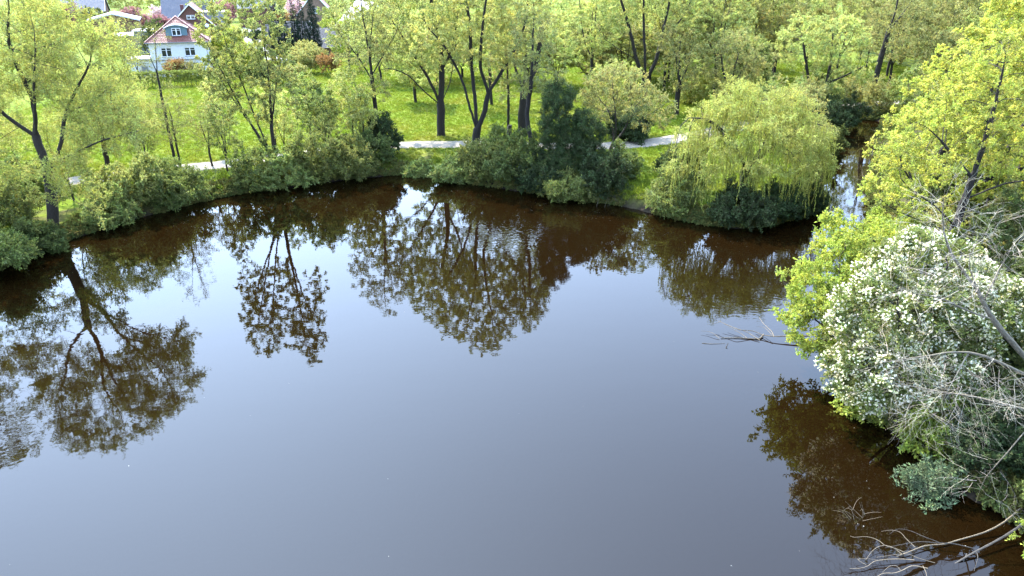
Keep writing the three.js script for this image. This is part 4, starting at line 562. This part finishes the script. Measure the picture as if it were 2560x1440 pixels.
tree({ name: 'blossom_bush', label: 'white flowering bush spilling over the right bank', category: 'shrub', x: 16.3, z: -24.7, seed: 85, leaf: 'blossom', trunkR: 0.16, points: 1300, step: 0.3, per: 2.1, depth: 4, floor: 0.3, tint: 0.12, woodName: 'stem', crownName: 'flowering_foliage', bark: M.barkDark, patch: 0.85, dens: 1.5, extra: { name: 'foliage', leaf: 'bankLeaf', per: 1.5, size: 0.75, patch: 0, dens: 1 },
  stems: [[[0, 0.6, 0]], [[0, 0.6, 0], [-1, 3, 0.2], [-1.6, 4.6, 0.4]], [[0, 0.6, 0], [0.4, 3.6, -0.4], [0.6, 6, -0.8]], [[0, 0.6, 0], [1.8, 3, 0.2], [3.0, 4.6, 0.4]], [[0, 0.6, 0], [-1.6, 1.6, 0.6], [-2.4, 2.2, 1]]],
  lobes: [[-1.8, 3.8, -0.3, 1.9, 1.9, 2.2], [0, 5.5, -1.2, 2.1, 1.7, 2.0], [1.5, 4.2, 0, 2.2, 1.9, 1.9], [-2.3, 2, 0.6, 1.5, 1.5, 1.8], [-0.5, 2.2, 1.4, 1.9, 1.6, 1.4]] });
tree({ name: 'bare_tree', label: 'leafless pale grey tree leaning in from the right edge', x: 21.6, z: -22, y: 0.9, seed: 86, leaf: 'bareGrey', trunkR: 0.095, tipR: 0.0045, points: 520, step: 0.28, per: 1, dens: 0.8, depth: 2, size: 0.72, tint: 0.15, jitter: 0.6, up: 0.05, floor: 2.5, bark: M.barkGrey, crownName: 'twigs', tropism: 0,
  stems: [[[-0.4, 0.9, 0], [-3.4, 3.5, 0.1], [-5.0, 5.1, 0], [-5.9, 6.4, -0.1], [-6.3, 7.3, -0.1], [-5.9, 8.4, 0]], [[-4.96, 5.0, 0], [-6.2, 5.5, 0.3], [-7.3, 6.0, 0.4], [-8.3, 6.2, 0.5]], [[-5.8, 6.2, -0.1], [-6.8, 7.3, -0.2], [-7.35, 8.4, -0.3], [-7.5, 9.5, -0.4]], [[-5.3, 5.7, 0], [-5.35, 7.3, 0.3], [-5.3, 8.0, 0.4]]],
  lobes: [[-7.6, 6.4, 0.4, 1.5, 0.8, 0.9], [-7.2, 8.4, -0.3, 1.0, 1.3, 0.8], [-5.4, 8, 0.3, 0.8, 1.1, 0.7], [-6.3, 6.9, 0.3, 1.2, 1.0, 0.8]] });
tree({ name: 'bare_tree', label: 'leafless drooping pale branches low over the dark water at the right', x: 20.2, z: -20, y: 0.9, seed: 87, leaf: 'bareGrey', trunkR: 0.08, tipR: 0.0045, points: 620, step: 0.26, per: 1, dens: 0.65, depth: 2, size: 0.7, tint: 0.15, jitter: 0.6, up: -0.2, floor: 0.1, bark: M.barkGrey, crownName: 'twigs', tropism: -0.05,
  stems: [[[-0.3, 1.2, 0], [-1.6, 2.2, -0.1], [-2.4, 3.4, -0.5]], [[-2.4, 3.4, -0.5], [-5.1, 4.5, -0.5], [-6.7, 4.4, -0.4], [-8.2, 4.2, -0.3]], [[-1.6, 2.2, -0.1], [-4.4, 2.8, -0.4], [-6.0, 3.1, -0.4], [-7.4, 3.4, -0.4]], [[-1.6, 2.2, -0.1], [-3.2, 2.7, 0.8], [-4.0, 1.5, 1.0], [-4.4, 0.5, 1.0], [-4.5, -0.4, 1.1]], [[-5.1, 4.5, -0.5], [-5.9, 3.6, 0.2], [-6.3, 2.8, 0.5]]],
  lobes: [[-6.9, 4.0, -0.3, 1.4, 0.8, 0.8], [-6.0, 2.9, 0.0, 1.3, 0.7, 0.8], [-4.5, 0.8, 1.0, 0.7, 1.1, 0.6], [-4.6, 3.8, 0.2, 1.4, 0.8, 0.9]] });
bush({ name: 'silvery_bush', label: 'small silvery blue-green bush at the right water edge', x: 14.6, z: -20.0, h: 1.6, r: 0.85, seed: 88, leaf: 'blue', per: 1.5, tint: 0.2 });
bush({ name: 'lime_bush', label: 'yellow-green bush leaning in at the lower right corner', x: 17.8, z: -16.2, h: 3.0, r: 1.7, seed: 89, leaf: 'lime', per: 1.2, size: 0.7, lobes: [[-1.5, 1.5, 0.1, 1.1, 0.8, 0.9], [-2.2, 0.9, 0.3, 0.6, 0.5, 0.5], [0, 1.6, 0, 1.2, 1.0, 1.0]] });
bush({ name: 'lime_bush', label: 'yellow-green twiggy bush between the blossom and the silvery bush', x: 16.0, z: -22.4, h: 2.4, r: 1.3, seed: 90, leaf: 'lime', per: 1.2 });
bush({ name: 'lime_bush', label: 'low lime sprig bush under the white blossom, touching the water', x: 14.9, z: -24.9, h: 1.3, r: 0.9, seed: 91, leaf: 'lime', per: 1.0, points: 120 });
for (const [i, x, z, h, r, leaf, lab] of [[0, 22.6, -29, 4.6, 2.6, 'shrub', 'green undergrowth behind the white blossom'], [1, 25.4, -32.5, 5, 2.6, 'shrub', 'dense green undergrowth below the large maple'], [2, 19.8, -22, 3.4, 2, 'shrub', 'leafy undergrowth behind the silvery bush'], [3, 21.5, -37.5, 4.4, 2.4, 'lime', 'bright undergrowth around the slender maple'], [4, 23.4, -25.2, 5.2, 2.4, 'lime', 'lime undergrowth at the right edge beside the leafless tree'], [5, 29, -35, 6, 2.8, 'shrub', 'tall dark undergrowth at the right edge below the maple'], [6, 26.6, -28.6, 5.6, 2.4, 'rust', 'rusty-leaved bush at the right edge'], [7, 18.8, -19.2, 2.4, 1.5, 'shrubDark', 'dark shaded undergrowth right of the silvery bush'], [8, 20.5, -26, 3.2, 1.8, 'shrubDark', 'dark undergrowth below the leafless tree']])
  bush({ name: 'undergrowth_bush', label: lab, x, z, h, r, seed: 100 + i, leaf, per: 2.4, size: 0.7, points: 340 });

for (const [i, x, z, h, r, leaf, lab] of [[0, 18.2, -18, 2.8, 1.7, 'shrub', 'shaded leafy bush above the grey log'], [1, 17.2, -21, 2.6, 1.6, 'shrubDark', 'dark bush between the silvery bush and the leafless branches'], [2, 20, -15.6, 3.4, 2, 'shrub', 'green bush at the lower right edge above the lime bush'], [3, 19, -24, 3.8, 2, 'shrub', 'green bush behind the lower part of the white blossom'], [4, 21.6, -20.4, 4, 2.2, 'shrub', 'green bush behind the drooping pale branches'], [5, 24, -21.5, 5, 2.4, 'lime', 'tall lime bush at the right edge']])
  bush({ name: 'undergrowth_bush', label: lab, x, z, h, r, seed: 130 + i, leaf, per: 2.4, size: 0.66, points: 300 });
for (const [i, x, z, h, r, leaf, lab] of [[0, 30.5, -46, 4, 2.4, 'shrub', 'dark undergrowth on the channel side of the large maple'], [1, 34, -50.5, 4.4, 2.6, 'lime', 'bright undergrowth behind the large maple'], [2, 27.4, -43.5, 3.6, 2.2, 'shrub', 'undergrowth at the foot of the large maple'], [3, 32, -40, 5, 2.6, 'shrub', 'undergrowth right of the large maple trunk'], [4, 24.6, -39.6, 3.2, 2.0, 'olive', 'olive undergrowth between slender and large maple'], [5, 37.5, -60, 4, 2.6, 'olive', 'olive undergrowth along the far side of the channel'], [6, 21.2, -34, 3.4, 2.0, 'shrub', 'undergrowth behind the bright lime maple bush'], [7, 27.6, -37, 4.2, 2.2, 'olive', 'olive undergrowth below the slender maple']])
  bush({ name: 'undergrowth_bush', label: lab, x, z, h, r, seed: 150 + i, leaf, per: 2.0, size: 0.8, points: 320 });
for (const [i, x, z, h, r, leaf, lab] of [[0, 26, -71.5, 5, 2.6, 'olive', 'olive thicket behind the top of the weeping willow'], [1, 29.2, -76.8, 4.6, 2.4, 'broad', 'green thicket between weeping willow and channel head'], [2, 32.6, -81, 4.2, 2.2, 'olive', 'low thicket hiding the path below the crooked bough'], [3, 38.5, -90, 4.2, 2.8, 'broad', 'thicket behind the channel head'], [4, 44, -95, 3.4, 2.6, 'olive', 'low thicket left of the dark-trunked tree'], [5, 28, -89, 4.8, 2.8, 'willowPale', 'pale thicket left of the crooked bough'], [6, 51.5, -90, 4.4, 3, 'olive', 'thicket right of the dark-trunked tree'], [7, 23, -93, 4.2, 2.8, 'willowPale', 'pale thicket behind the dark-stemmed small tree'], [8, 47, -84, 5, 3, 'broad', 'green thicket right of the channel head'], [9, 35.4, -83.4, 3.8, 2.2, 'shrub', 'thicket at the bend of the path near the channel'], [10, 45.2, -89.4, 3.6, 2.2, 'olive', 'thicket across the end of the side channel']])
  bush({ name: 'thicket', label: lab, x, z, h, r, seed: 170 + i, leaf, per: 1.5, points: 340, dens: 1.5 });

// ------------------------------------------------------------------ shrubs along the far bank
const bankShrubs = [
  [-33.4, -40.5, 3.2, 2.4, 'shrub', 'grey-green shrub mass at the left picture edge'], [-30.9, -43.6, 1.6, 1.3, 'shrub', 'low shrub below the big left-hand willow'], [-35.6, -46.5, 3.2, 2.2, 'shrub', 'shrub left of the forked willow trunk'], [-28.9, -48.2, 1.8, 1.5, 'broad', 'low leafy shrub right of the forked willow trunk'],
  [-29.4, -52.4, 3.0, 2.0, 'broad', 'rounded shrub behind the low willow bough'], [-26.3, -53.6, 3.6, 2.0, 'shrub', 'tall waterside shrub left of the dark gap'], 
  [-21.4, -57.2, 2.8, 1.8, 'shrub', 'shrub at the foot of the many-stemmed willow'], [-19, -58.3, 3.2, 1.9, 'broad', 'shrub overhanging the water right of the many-stemmed willow'], [-16.4, -60.1, 3.0, 1.9, 'shrub', 'waterside shrub below the thin young trees'], 
  [-13.6, -61.3, 2.7, 1.9, 'shrub', 'spreading shrub reaching over the bright water'], [-14.2, -64, 3, 1.7, 'shrub', 'shrub left of the pole-like alder'], [-11.6, -65.6, 2.2, 1.5, 'shrubDark', 'dark round bush at the foot of the pole-like alder'], 
  [-8.2, -62.6, 0.9, 0.9, 'broad', 'small tuft of green on the open bank'],
  [-4.2, -61.2, 2.1, 1.7, 'broad', 'leafy shrub beside the bare mud bank'], [-2.2, -60.2, 2.2, 1.6, 'shrub', 'waterside shrub below the three-stemmed tree'], [-0.6, -62.8, 2.8, 1.6, 'shrub', 'shrub against the three-stemmed tree'], [0.4, -58.9, 2.4, 1.6, 'shrub', 'green shrub left of the leaning alder'], [2.6, -58, 2.4, 1.7, 'shrubDark', 'dark shrub at the foot of the leaning alder'],
  [5.2, -55.9, 2.3, 1.9, 'shrub', 'waterside shrub below the juniper-like bush'], [7.4, -55.4, 2.6, 1.8, 'shrubDark', 'dark shrub right of the juniper-like bush'], [8.4, -57.8, 2.2, 1.3, 'shrub', 'shrub at the edge of the sunny grass patch'],
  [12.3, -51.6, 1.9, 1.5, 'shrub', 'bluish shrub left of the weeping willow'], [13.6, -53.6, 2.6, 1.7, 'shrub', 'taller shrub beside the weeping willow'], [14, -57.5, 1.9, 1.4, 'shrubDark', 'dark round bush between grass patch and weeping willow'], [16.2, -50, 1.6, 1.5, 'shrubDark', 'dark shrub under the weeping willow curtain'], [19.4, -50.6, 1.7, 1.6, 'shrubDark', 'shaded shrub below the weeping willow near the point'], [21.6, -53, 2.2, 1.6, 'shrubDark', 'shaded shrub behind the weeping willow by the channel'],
  [33.6, -78.5, 2.2, 1.8, 'shrubDark', 'dark shrub at the head of the side channel'], [30.2, -70, 2.4, 1.8, 'shrub', 'shrub on the left side of the channel'], [38.6, -84, 2, 2, 'shrubDark', 'dark bush beyond the side channel'], [11.8, -72.8, 1.9, 2.2, 'shrubDark', 'dark low bush on the far side of the path'], [-36.5, -52.5, 3.0, 2.0, 'broad', 'leafy shrub behind the big left-hand willow'],
];
bankShrubs.forEach(([x0, z0, h, r, leaf, lab], i) => { let x = x0, z = z0; for (let k = 0; k < 4; k++) { const sd = shoreDistance(x, z); if (sd > 3.2 || sd < 0.45) break; const e = 0.3, gx = shoreDistance(x + e, z) - sd, gz = shoreDistance(x, z + e) - sd, l = Math.hypot(gx, gz) || 1; x -= gx / l * 0.3; z -= gz / l * 0.3; } bush({ name: 'bank_shrub', label: lab, group: 'shrubs along the far bank', x, z, h: h * (0.62 + 0.85 * ((i * 0.618) % 1)), r: r * (1.1 + 0.25 * ((i * 0.37) % 1)), seed: 200 + i, leaf: leaf === 'shrub' && i % 3 !== 1 ? 'bankLeaf' : leaf, dens: 1.35, per: 1.7, points: 330, warm: (i % 5 - 2) * 0.03 }); });

// ------------------------------------------------------------------ the wood behind
{
  const kinds = ['willowPale', 'olive', 'broad', 'willowPale', 'olive', 'budding'].map((leaf, i) => tree({ name: 'woodland_tree', label: 'spring-green tree standing in the wood', group: 'trees in the wood behind the meadow', x: [24, 33, 62, 20, 52, 29][i], z: [-112, -108, -96, -118, -118, -124][i], h: [16, 14, 13, 15, 15, 16][i], r: [5.2, 5, 5, 5, 5, 4.6][i], seed: 300 + i, leaf, trunkR: 0.19, fork: 0.2, mains: 4, points: 520, step: 0.6, per: 1.7, size: 1.3, dens: 1.2, tint: 0.2, bark: M.barkDark }));
  const R = mul32(77), spots = [];
  for (let row = 0; row < 6; row++) { const z = -106 - row * 12, half = 1; for (let x = -26 + row * 1 - R() * 6; x < 96 + row * 9; x += 7.4 + R() * 3 + row * 0.8) spots.push([x + (R() - 0.5) * 4 * half, z + (R() - 0.5) * 8]); }
  for (const [x, z] of [[60, -84], [66, -90], [56, -76], [63, -68], [52, -66], [58, -58], [50, -54], [46, -60], [42, -50], [48, -46], [38, -52], [36, -44], [70, -78], [72, -98]]) spots.push([x, z]);
  for (let x = -21; x < 21; x += 4.6) spots.push([x + (R() - 0.5) * 2, -103 - R() * 14, 1]);
  let n = 0;
  for (const [x, z, low] of spots) {
    const open = low || x / -z < 0.12; if ((!low && open && z > -142) || x / -z < -0.225 || (x / -z > 0.405 && x / -z < 0.48 && z > -140)) continue;
    const src = kinds[Math.floor(R() * 5.4)], c = src.clone(); c.name = numbered('woodland_tree'); scene.add(c); const s = 0.82 + R() * 0.4;
    c.position.set(x, 0.95, z); c.rotation.y = R() * 6.28; c.scale.set(s, s * (open ? 0.6 : 0.9 + 0.25 * R()), s); 
    const look = ['pale feathery', 'olive', 'fresh green', 'light willow-like', 'twiggy olive', 'nearly leafless'][kinds.indexOf(src)], size = s > 1.1 ? 'tall' : s < 0.94 ? 'small' : 'medium-sized', where = z > -96 ? 'beside the side channel on the right' : x < -4 ? 'behind the long low limb' : x < 22 ? 'in the wood behind the middle of the meadow' : x < 48 ? 'in the wood above the weeping willow' : 'in the wood above the yellow maples', depth = z > -96 ? '' : z > -120 ? ', front rows' : ', back rows';
    c.userData = { ...src.userData, label: `${size} ${look} tree ${where}${depth}` }; n++;
  }
  kinds.forEach((k, i) => { k.userData.label = ['pale feathery tree behind the four-stemmed tree, kept clear of its neighbours', 'olive tree right behind the tall thin-stemmed pale tree', 'fresh green tree at the far right behind the dark-trunked tree', 'light willow-like tree behind the tall pale green tree', 'twiggy olive tree behind the dark-trunked tree', 'nearly leafless tree deep in the wood behind the four-stemmed tree'][i]; });
  for (let i = 0; i < 16; i++) { const src = kinds[i % 5], c = src.clone(); c.name = numbered('distant_tree'); scene.add(c); const s = 0.8 + R() * 0.3; c.position.set(-165 + i * 9.5, 0.95, -246 - R() * 22); c.rotation.y = R() * 6.28; c.scale.set(s * 1.2, s * 0.8, s * 1.2); c.userData = { label: 'distant tree beyond the village roofs at the top edge', category: 'tree', group: 'distant trees beyond the village' }; }
  console.log('woodland', n);
}
// ------------------------------------------------------------------ fallen branches in the water
function branchThing(name, label, mat, lines, partName = 'branch') {
  const all = lines.map(([, ...p]) => p).flat(), c = all.reduce((a, p) => a.add(V(p[0], 0, p[2])), V(0, 0, 0)).multiplyScalar(1 / all.length), T = thing(name, label, 'branch', c.x, 0, c.z);
  for (const [r, ...p] of lines) {
    const curve = new THREE.CatmullRomCurve3(p.map((q) => V(q[0] - c.x, q[1], q[2] - c.z))), n = Math.max(6, p.length * 4), g = new THREE.TubeGeometry(curve, n, r * 0.45, 6), a = g.attributes.position;
    for (let i = 0; i <= n; i++) { const o = curve.getPointAt(i / n), k = lerp(1, 0.45, i / n) * (0.92 + 0.16 * Math.abs(Math.sin(i * 2.1))); for (let s = 0; s <= 6; s++) { const j = i * 7 + s; a.setXYZ(j, lerp(o.x, a.getX(j), k), lerp(o.y, a.getY(j), k), lerp(o.z, a.getZ(j), k)); } }
    g.computeVertexNormals(); mesh(partName, g, mat, T);
  }
}
branchThing('fallen_branch', 'forked dead branch lying in the water below the lime bush', M.barkDead, [
  [0.11, [14.8, 0.3, -31.2], [13.79, 0.25, -31.28], [13.18, 0.2, -31.33], [12.63, 0.15, -31.55]], [0.05, [12.63, 0.15, -31.55], [12.2, 0.25, -31.79], [11.82, 0.3, -31.79], [11.42, 0.35, -31.76], [11.13, 0.38, -32.06], [10.74, 0.4, -32.51], [10.61, 0.4, -32.7]], [0.03, [10.77, 0.4, -32.6], [10.48, 0.35, -32.49], [10.02, 0.3, -32.45]],
  [0.08, [12.72, 0.1, -31.74], [12.41, 0.04, -31.4], [11.99, 0.03, -31.42], [11.26, 0.03, -31.5], [10.5, 0.03, -31.48]], [0.045, [12.36, 0.06, -31.2], [11.84, 0.2, -31.83], [11.38, 0.24, -32.16], [10.91, 0.28, -32.52]], [0.035, [11.79, 0.04, -31.46], [11.6, 0.1, -31.83], [11.37, 0.14, -32.1], [11.13, 0.18, -32.43]], [0.03, [10.41, 0.04, -31.4], [10.24, 0.12, -31.68], [10.01, 0.14, -31.95], [9.65, 0.12, -32.06]], [0.045, [13.07, 0.2, -31.3], [13.07, 0.3, -31.58], [12.84, 0.42, -32.35], [12.8, 0.5, -32.86]], [0.03, [13.06, 0.2, -31.5], [12.83, 0.25, -32.24], [12.53, 0.22, -32.32]]]);
branchThing('floating_stick', 'thin stick floating left of the forked dead branch', M.barkDead, [[0.03, [9.43, 0.01, -30.98], [9.85, 0.02, -30.91], [10.58, 0.01, -30.96]]], 'stick');
branchThing('floating_stick', 'short dark stump of wood floating beside the thin stick', M.bark, [[0.06, [10.47, -0.02, -30.49], [10.64, 0.16, -30.72]]], 'stick');
branchThing('fallen_branch', 'grey log with forked end slanting into the water at lower right', M.barkWet, [
  [0.12, [18.2, 1.2, -18.6], [17.2, 0.7, -18.15], [16.08, 0.3, -17.67], [15.33, 0.22, -17.32], [14.67, 0.15, -17.04], [14.17, 0.06, -16.83], [13.8, -0.04, -16.68]], [0.05, [14.39, 0.1, -17.0], [14.12, -0.03, -16.72]], [0.035, [14.72, 0.15, -17.1], [14.62, 0.14, -16.83], [14.28, 0, -16.39]], [0.035, [14.69, 0.2, -17.11], [14.09, 0.22, -17.31], [13.69, 0.2, -17.36], [13.12, 0.16, -17.46], [12.86, 0.14, -17.44], [12.37, 0.1, -17.36], [11.98, 0.02, -17.33]], [0.025, [13.69, 0.2, -17.39], [13.31, 0.25, -17.58], [13.01, 0.22, -17.88], [12.69, 0.16, -18.02], [12.38, 0.05, -17.9]]]);
branchThing('fallen_branch', 'pale twiggy dead branch fanning out over the brown shallows', M.barkDead, [
  [0.07, [17.0, 0.5, -18.6], [16.21, 0.3, -18.16], [15.55, 0.16, -17.91], [14.39, 0.06, -17.6], [13.96, 0.06, -17.46], [13.49, 0.1, -17.38], [13.14, 0.12, -17.29], [12.62, 0.1, -17.09], [12.14, 0.05, -16.93]], [0.022, [12.9, 0.1, -17.28], [12.75, 0.16, -17.58], [12.67, 0.2, -17.83], [12.48, 0.18, -17.95], [12.14, 0.1, -17.98]], [0.03, [12.45, 0.1, -17.06], [12.17, 0.15, -17.19], [11.91, 0.18, -17.28], [11.8, 0.2, -17.46], [11.53, 0.18, -17.65], [11.1, 0.12, -17.7], [11.04, 0.1, -17.77]], [0.025, [12.34, 0.08, -17.02], [12.09, 0.14, -17.27], [11.77, 0.16, -17.27], [11.43, 0.12, -17.09], [11.13, 0.02, -16.83]], [0.022, [13.25, 0.0, -16.72], [12.76, 0.08, -16.85], [12.53, 0.1, -16.98], [12.21, 0.1, -16.98], [11.81, 0.08, -16.93], [11.49, 0.02, -16.93]], [0.03, [12.62, 0.06, -16.78], [12.23, 0.1, -16.78], [11.66, 0.12, -16.74], [11.29, 0.12, -16.66], [11.02, 0.1, -16.5], [10.77, 0.08, -16.43], [10.47, 0.02, -16.47]], [0.018, [10.99, 0.1, -16.54], [10.81, 0.14, -16.72], [11.14, 0.12, -16.77], [11.61, 0.08, -16.72]], [0.04, [12.9, 0.0, -16.5], [12.36, 0.15, -16.45], [11.95, 0.16, -16.26], [11.68, 0.14, -16.18], [11.35, 0.1, -16.2], [10.99, 0.0, -16.05]], [0.025, [12.73, 0.1, -16.5], [12.7, 0.08, -16.25], [12.64, -0.02, -16.0]], [0.02, [11.93, 0.14, -16.28], [11.84, 0.2, -16.4], [11.63, 0.18, -16.4], [11.37, 0.08, -16.26]]]);
{ // a clump of dead twigs standing in the shallows
  const R = mul32(91), lines = []; for (let i = 0; i < 13; i++) { const a = R() * 6.28, l = 0.25 + 0.5 * R(), bx = 11.72 + (R() - 0.5) * 0.7, bz = -18.85 + (R() - 0.5) * 0.5; lines.push([0.014, [bx, -0.03, bz], [bx + Math.cos(a) * l * 0.5, 0.1 + 0.2 * R(), bz + Math.sin(a) * l * 0.5], [bx + Math.cos(a) * l, 0.12 + 0.35 * R(), bz + Math.sin(a) * l * 0.8]]); }
  branchThing('twig_clump', 'clump of dead tan twigs poking out of the brown water', M.barkDead, lines, 'twig');
}
{ // twiggy roots at the water under the dark shrubs in the middle
  const R = mul32(95), lines = []; for (let i = 0; i < 9; i++) { const bx = 6.4 + R() * 2, bz = -54.2 + R() * 0.5, l = 0.8 + R() * 1.2, a = (R() - 0.3) * 1.6; lines.push([0.03, [bx, 0.6, bz - 0.4], [bx + Math.sin(a) * l * 0.5, 0.4 + 0.2 * R(), bz + 0.4], [bx + Math.sin(a) * l, -0.05, bz + 0.7 + 0.3 * R()]]); }
  branchThing('dead_brush', 'grey dead brush at the water edge below the dark shrubs', M.barkGrey, lines, 'twig');
}
{ // stump on the meadow
  const g = new THREE.CylinderGeometry(0.2, 0.3, 1.5, 10, 4), p = g.attributes.position; for (let i = 0; i < p.count; i++) { const k = 1 + 0.25 * noise(p.getX(i) * 5, p.getY(i) * 2, p.getZ(i) * 5); p.setX(i, p.getX(i) * k + p.getY(i) * 0.12); p.setZ(i, p.getZ(i) * k); } g.computeVertexNormals(); g.translate(0, 0.7, 0);
  const s = thing('tree_stump', 'broken dark stump between path and bulging trunk', 'stump', -0.3, 0.95, -72.6); mesh('stump', g, M.barkDark, s);
}
// ------------------------------------------------------------------ petals on the water, grass on the meadow
{
  const R = mul32(55), s = soup(); s.leaf(V(0, 0, 0), V(1, 0, 0), V(0, 1, 0), 0.04, 0.03, [0.6, 0.58, 0.5], 0.1);
  const n = 330, im = new THREE.InstancedMesh(s.build(), M.petal, n), m = new THREE.Matrix4(), q = new THREE.Quaternion();
  for (let i = 0; i < n; i++) { let x, z; do { x = -34 + R() * 50; z = -14 - R() * 46; } while (shoreDistance(x, z) > -0.3 || (i > 60 && (shoreDistance(x, z) < -5 || fbm(x * 0.3, z * 0.3) < 0.05))); q.setFromAxisAngle(V(0, 1, 0), R() * 6.28); const k = 0.35 + R() * R() * 1.1; m.compose(V(x, 0.012, z), q, V(k, k, k)); im.setMatrixAt(i, m); }
  im.name = 'floating_petals'; scene.add(im); tag(im, 'tiny pale petals scattered on the pond surface', 'petals', null, 'stuff');
}
{
  const R = mul32(66), s = soup(); for (let i = 0; i < 9; i++) { const a = R() * 6.28, t = 0.1 + 0.2 * R(), d = V(Math.cos(a) * t * 2, 1, Math.sin(a) * t * 2).normalize(), v = 0.7 + 0.6 * R(); s.leaf(V((R() - 0.5) * 0.16, 0, (R() - 0.5) * 0.16), d, unit(R), 0.10 + 0.12 * R(), 0.03, [0.19 * v, 0.255 * v, 0.02 * v], 0.1); }
  const geo = s.build(), mats = [], cols = [], m = new THREE.Matrix4(), q = new THREE.Quaternion();
  for (let i = 0; i < 125000; i++) {
    const t = R(), x = -60 + R() * 130, z = -53 - Math.pow(t, 1.25) * 84, sd = shoreDistance(x, z); if (sd < 0.35) continue; const pd = pathDistance(x, z); if (pd < 1.55 + 0.25 * R()) continue;
    const k = fbm(x * 0.22, z * 0.22), k2 = fbm(x * 0.9 + 9, z * 0.9); if (R() < smooth(0.0, 0.3, k2 + 0.12 * k) * smooth(7, 3, sd)) continue;
    const size = (0.7 + 0.7 * R()) * (sd < 3 ? 1.7 : 1), dry = clamp(0.12 + k * 0.7 + k2 * 0.35 + (R() - 0.5) * 0.3); q.setFromAxisAngle(V(0, 1, 0), R() * 6.28); m.compose(V(x, heightOf(sd, x, z, pd) - 0.01, z), q, V(size * 1.3, size, size * 1.3)); mats.push(m.clone()); cols.push([1 + dry * 0.9, 1 + dry * 0.2, 1 + dry * 1.2]);
  }
  const im = new THREE.InstancedMesh(geo, M.leaf, mats.length); mats.forEach((a, i) => { im.setMatrixAt(i, a); im.setColorAt(i, lin(...cols[i])); });
  im.name = 'grass'; scene.add(im); tag(im, 'short green grass of the meadow and the banks', 'grass', null, 'stuff'); copyTotal += mats.length;
}

{ // herbs and brambles spilling down the banks
  const R = mul32(67), mats = [], cols = [], m = new THREE.Matrix4(), q = new THREE.Quaternion();
  for (let i = 0; mats.length < 12500 && i < 120000; i++) {
    const k = 20 + Math.floor(R() * (shore.length - 40)), [ax, az] = shore[k], x = ax + (R() - 0.5) * 3.2, z = az + (R() - 0.5) * 3.2, sd = shoreDistance(x, z);
    if (sd < -0.15 || sd > 1.7 || z > -14 || z < -92 || x < -45 || R() < sd * 0.3 || (x > -9.6 && x < -5.2 && z < -58) || (x > 8.6 && x < 10.8 && z < -50) || fbm(x * 0.5, z * 0.5) < -0.22) continue;
    const d = unit(R); d.y = Math.abs(d.y) + 0.5; q.setFromUnitVectors(V(0, 1, 0), d.normalize()); const s = 0.5 + 0.9 * R() * R(); m.compose(V(x, Math.max(heightOf(sd, x, z, pathDistance(x, z)), 0) - 0.02, z), q, V(s, s, s)); mats.push(m.clone()); const b = 0.75 + 0.6 * R(); cols.push([b * (0.9 + 0.5 * R()), b, b]);
  }
  const im = new THREE.InstancedMesh(SPRAY.shrub[0], M.leafThick, mats.length); mats.forEach((a, i) => { im.setMatrixAt(i, a); im.setColorAt(i, lin(...cols[i])); });
  im.name = 'bank_herbs'; scene.add(im); tag(im, 'low green herbs and brambles along the water edge', 'ground cover', null, 'stuff'); copyTotal += mats.length;
}
console.log('limb triangles', triTotal, 'copies', copyTotal);
scene.traverse((m) => { if (m.isMesh) { m.castShadow = true; m.receiveShadow = true; } });
renderer.render(scene, camera);
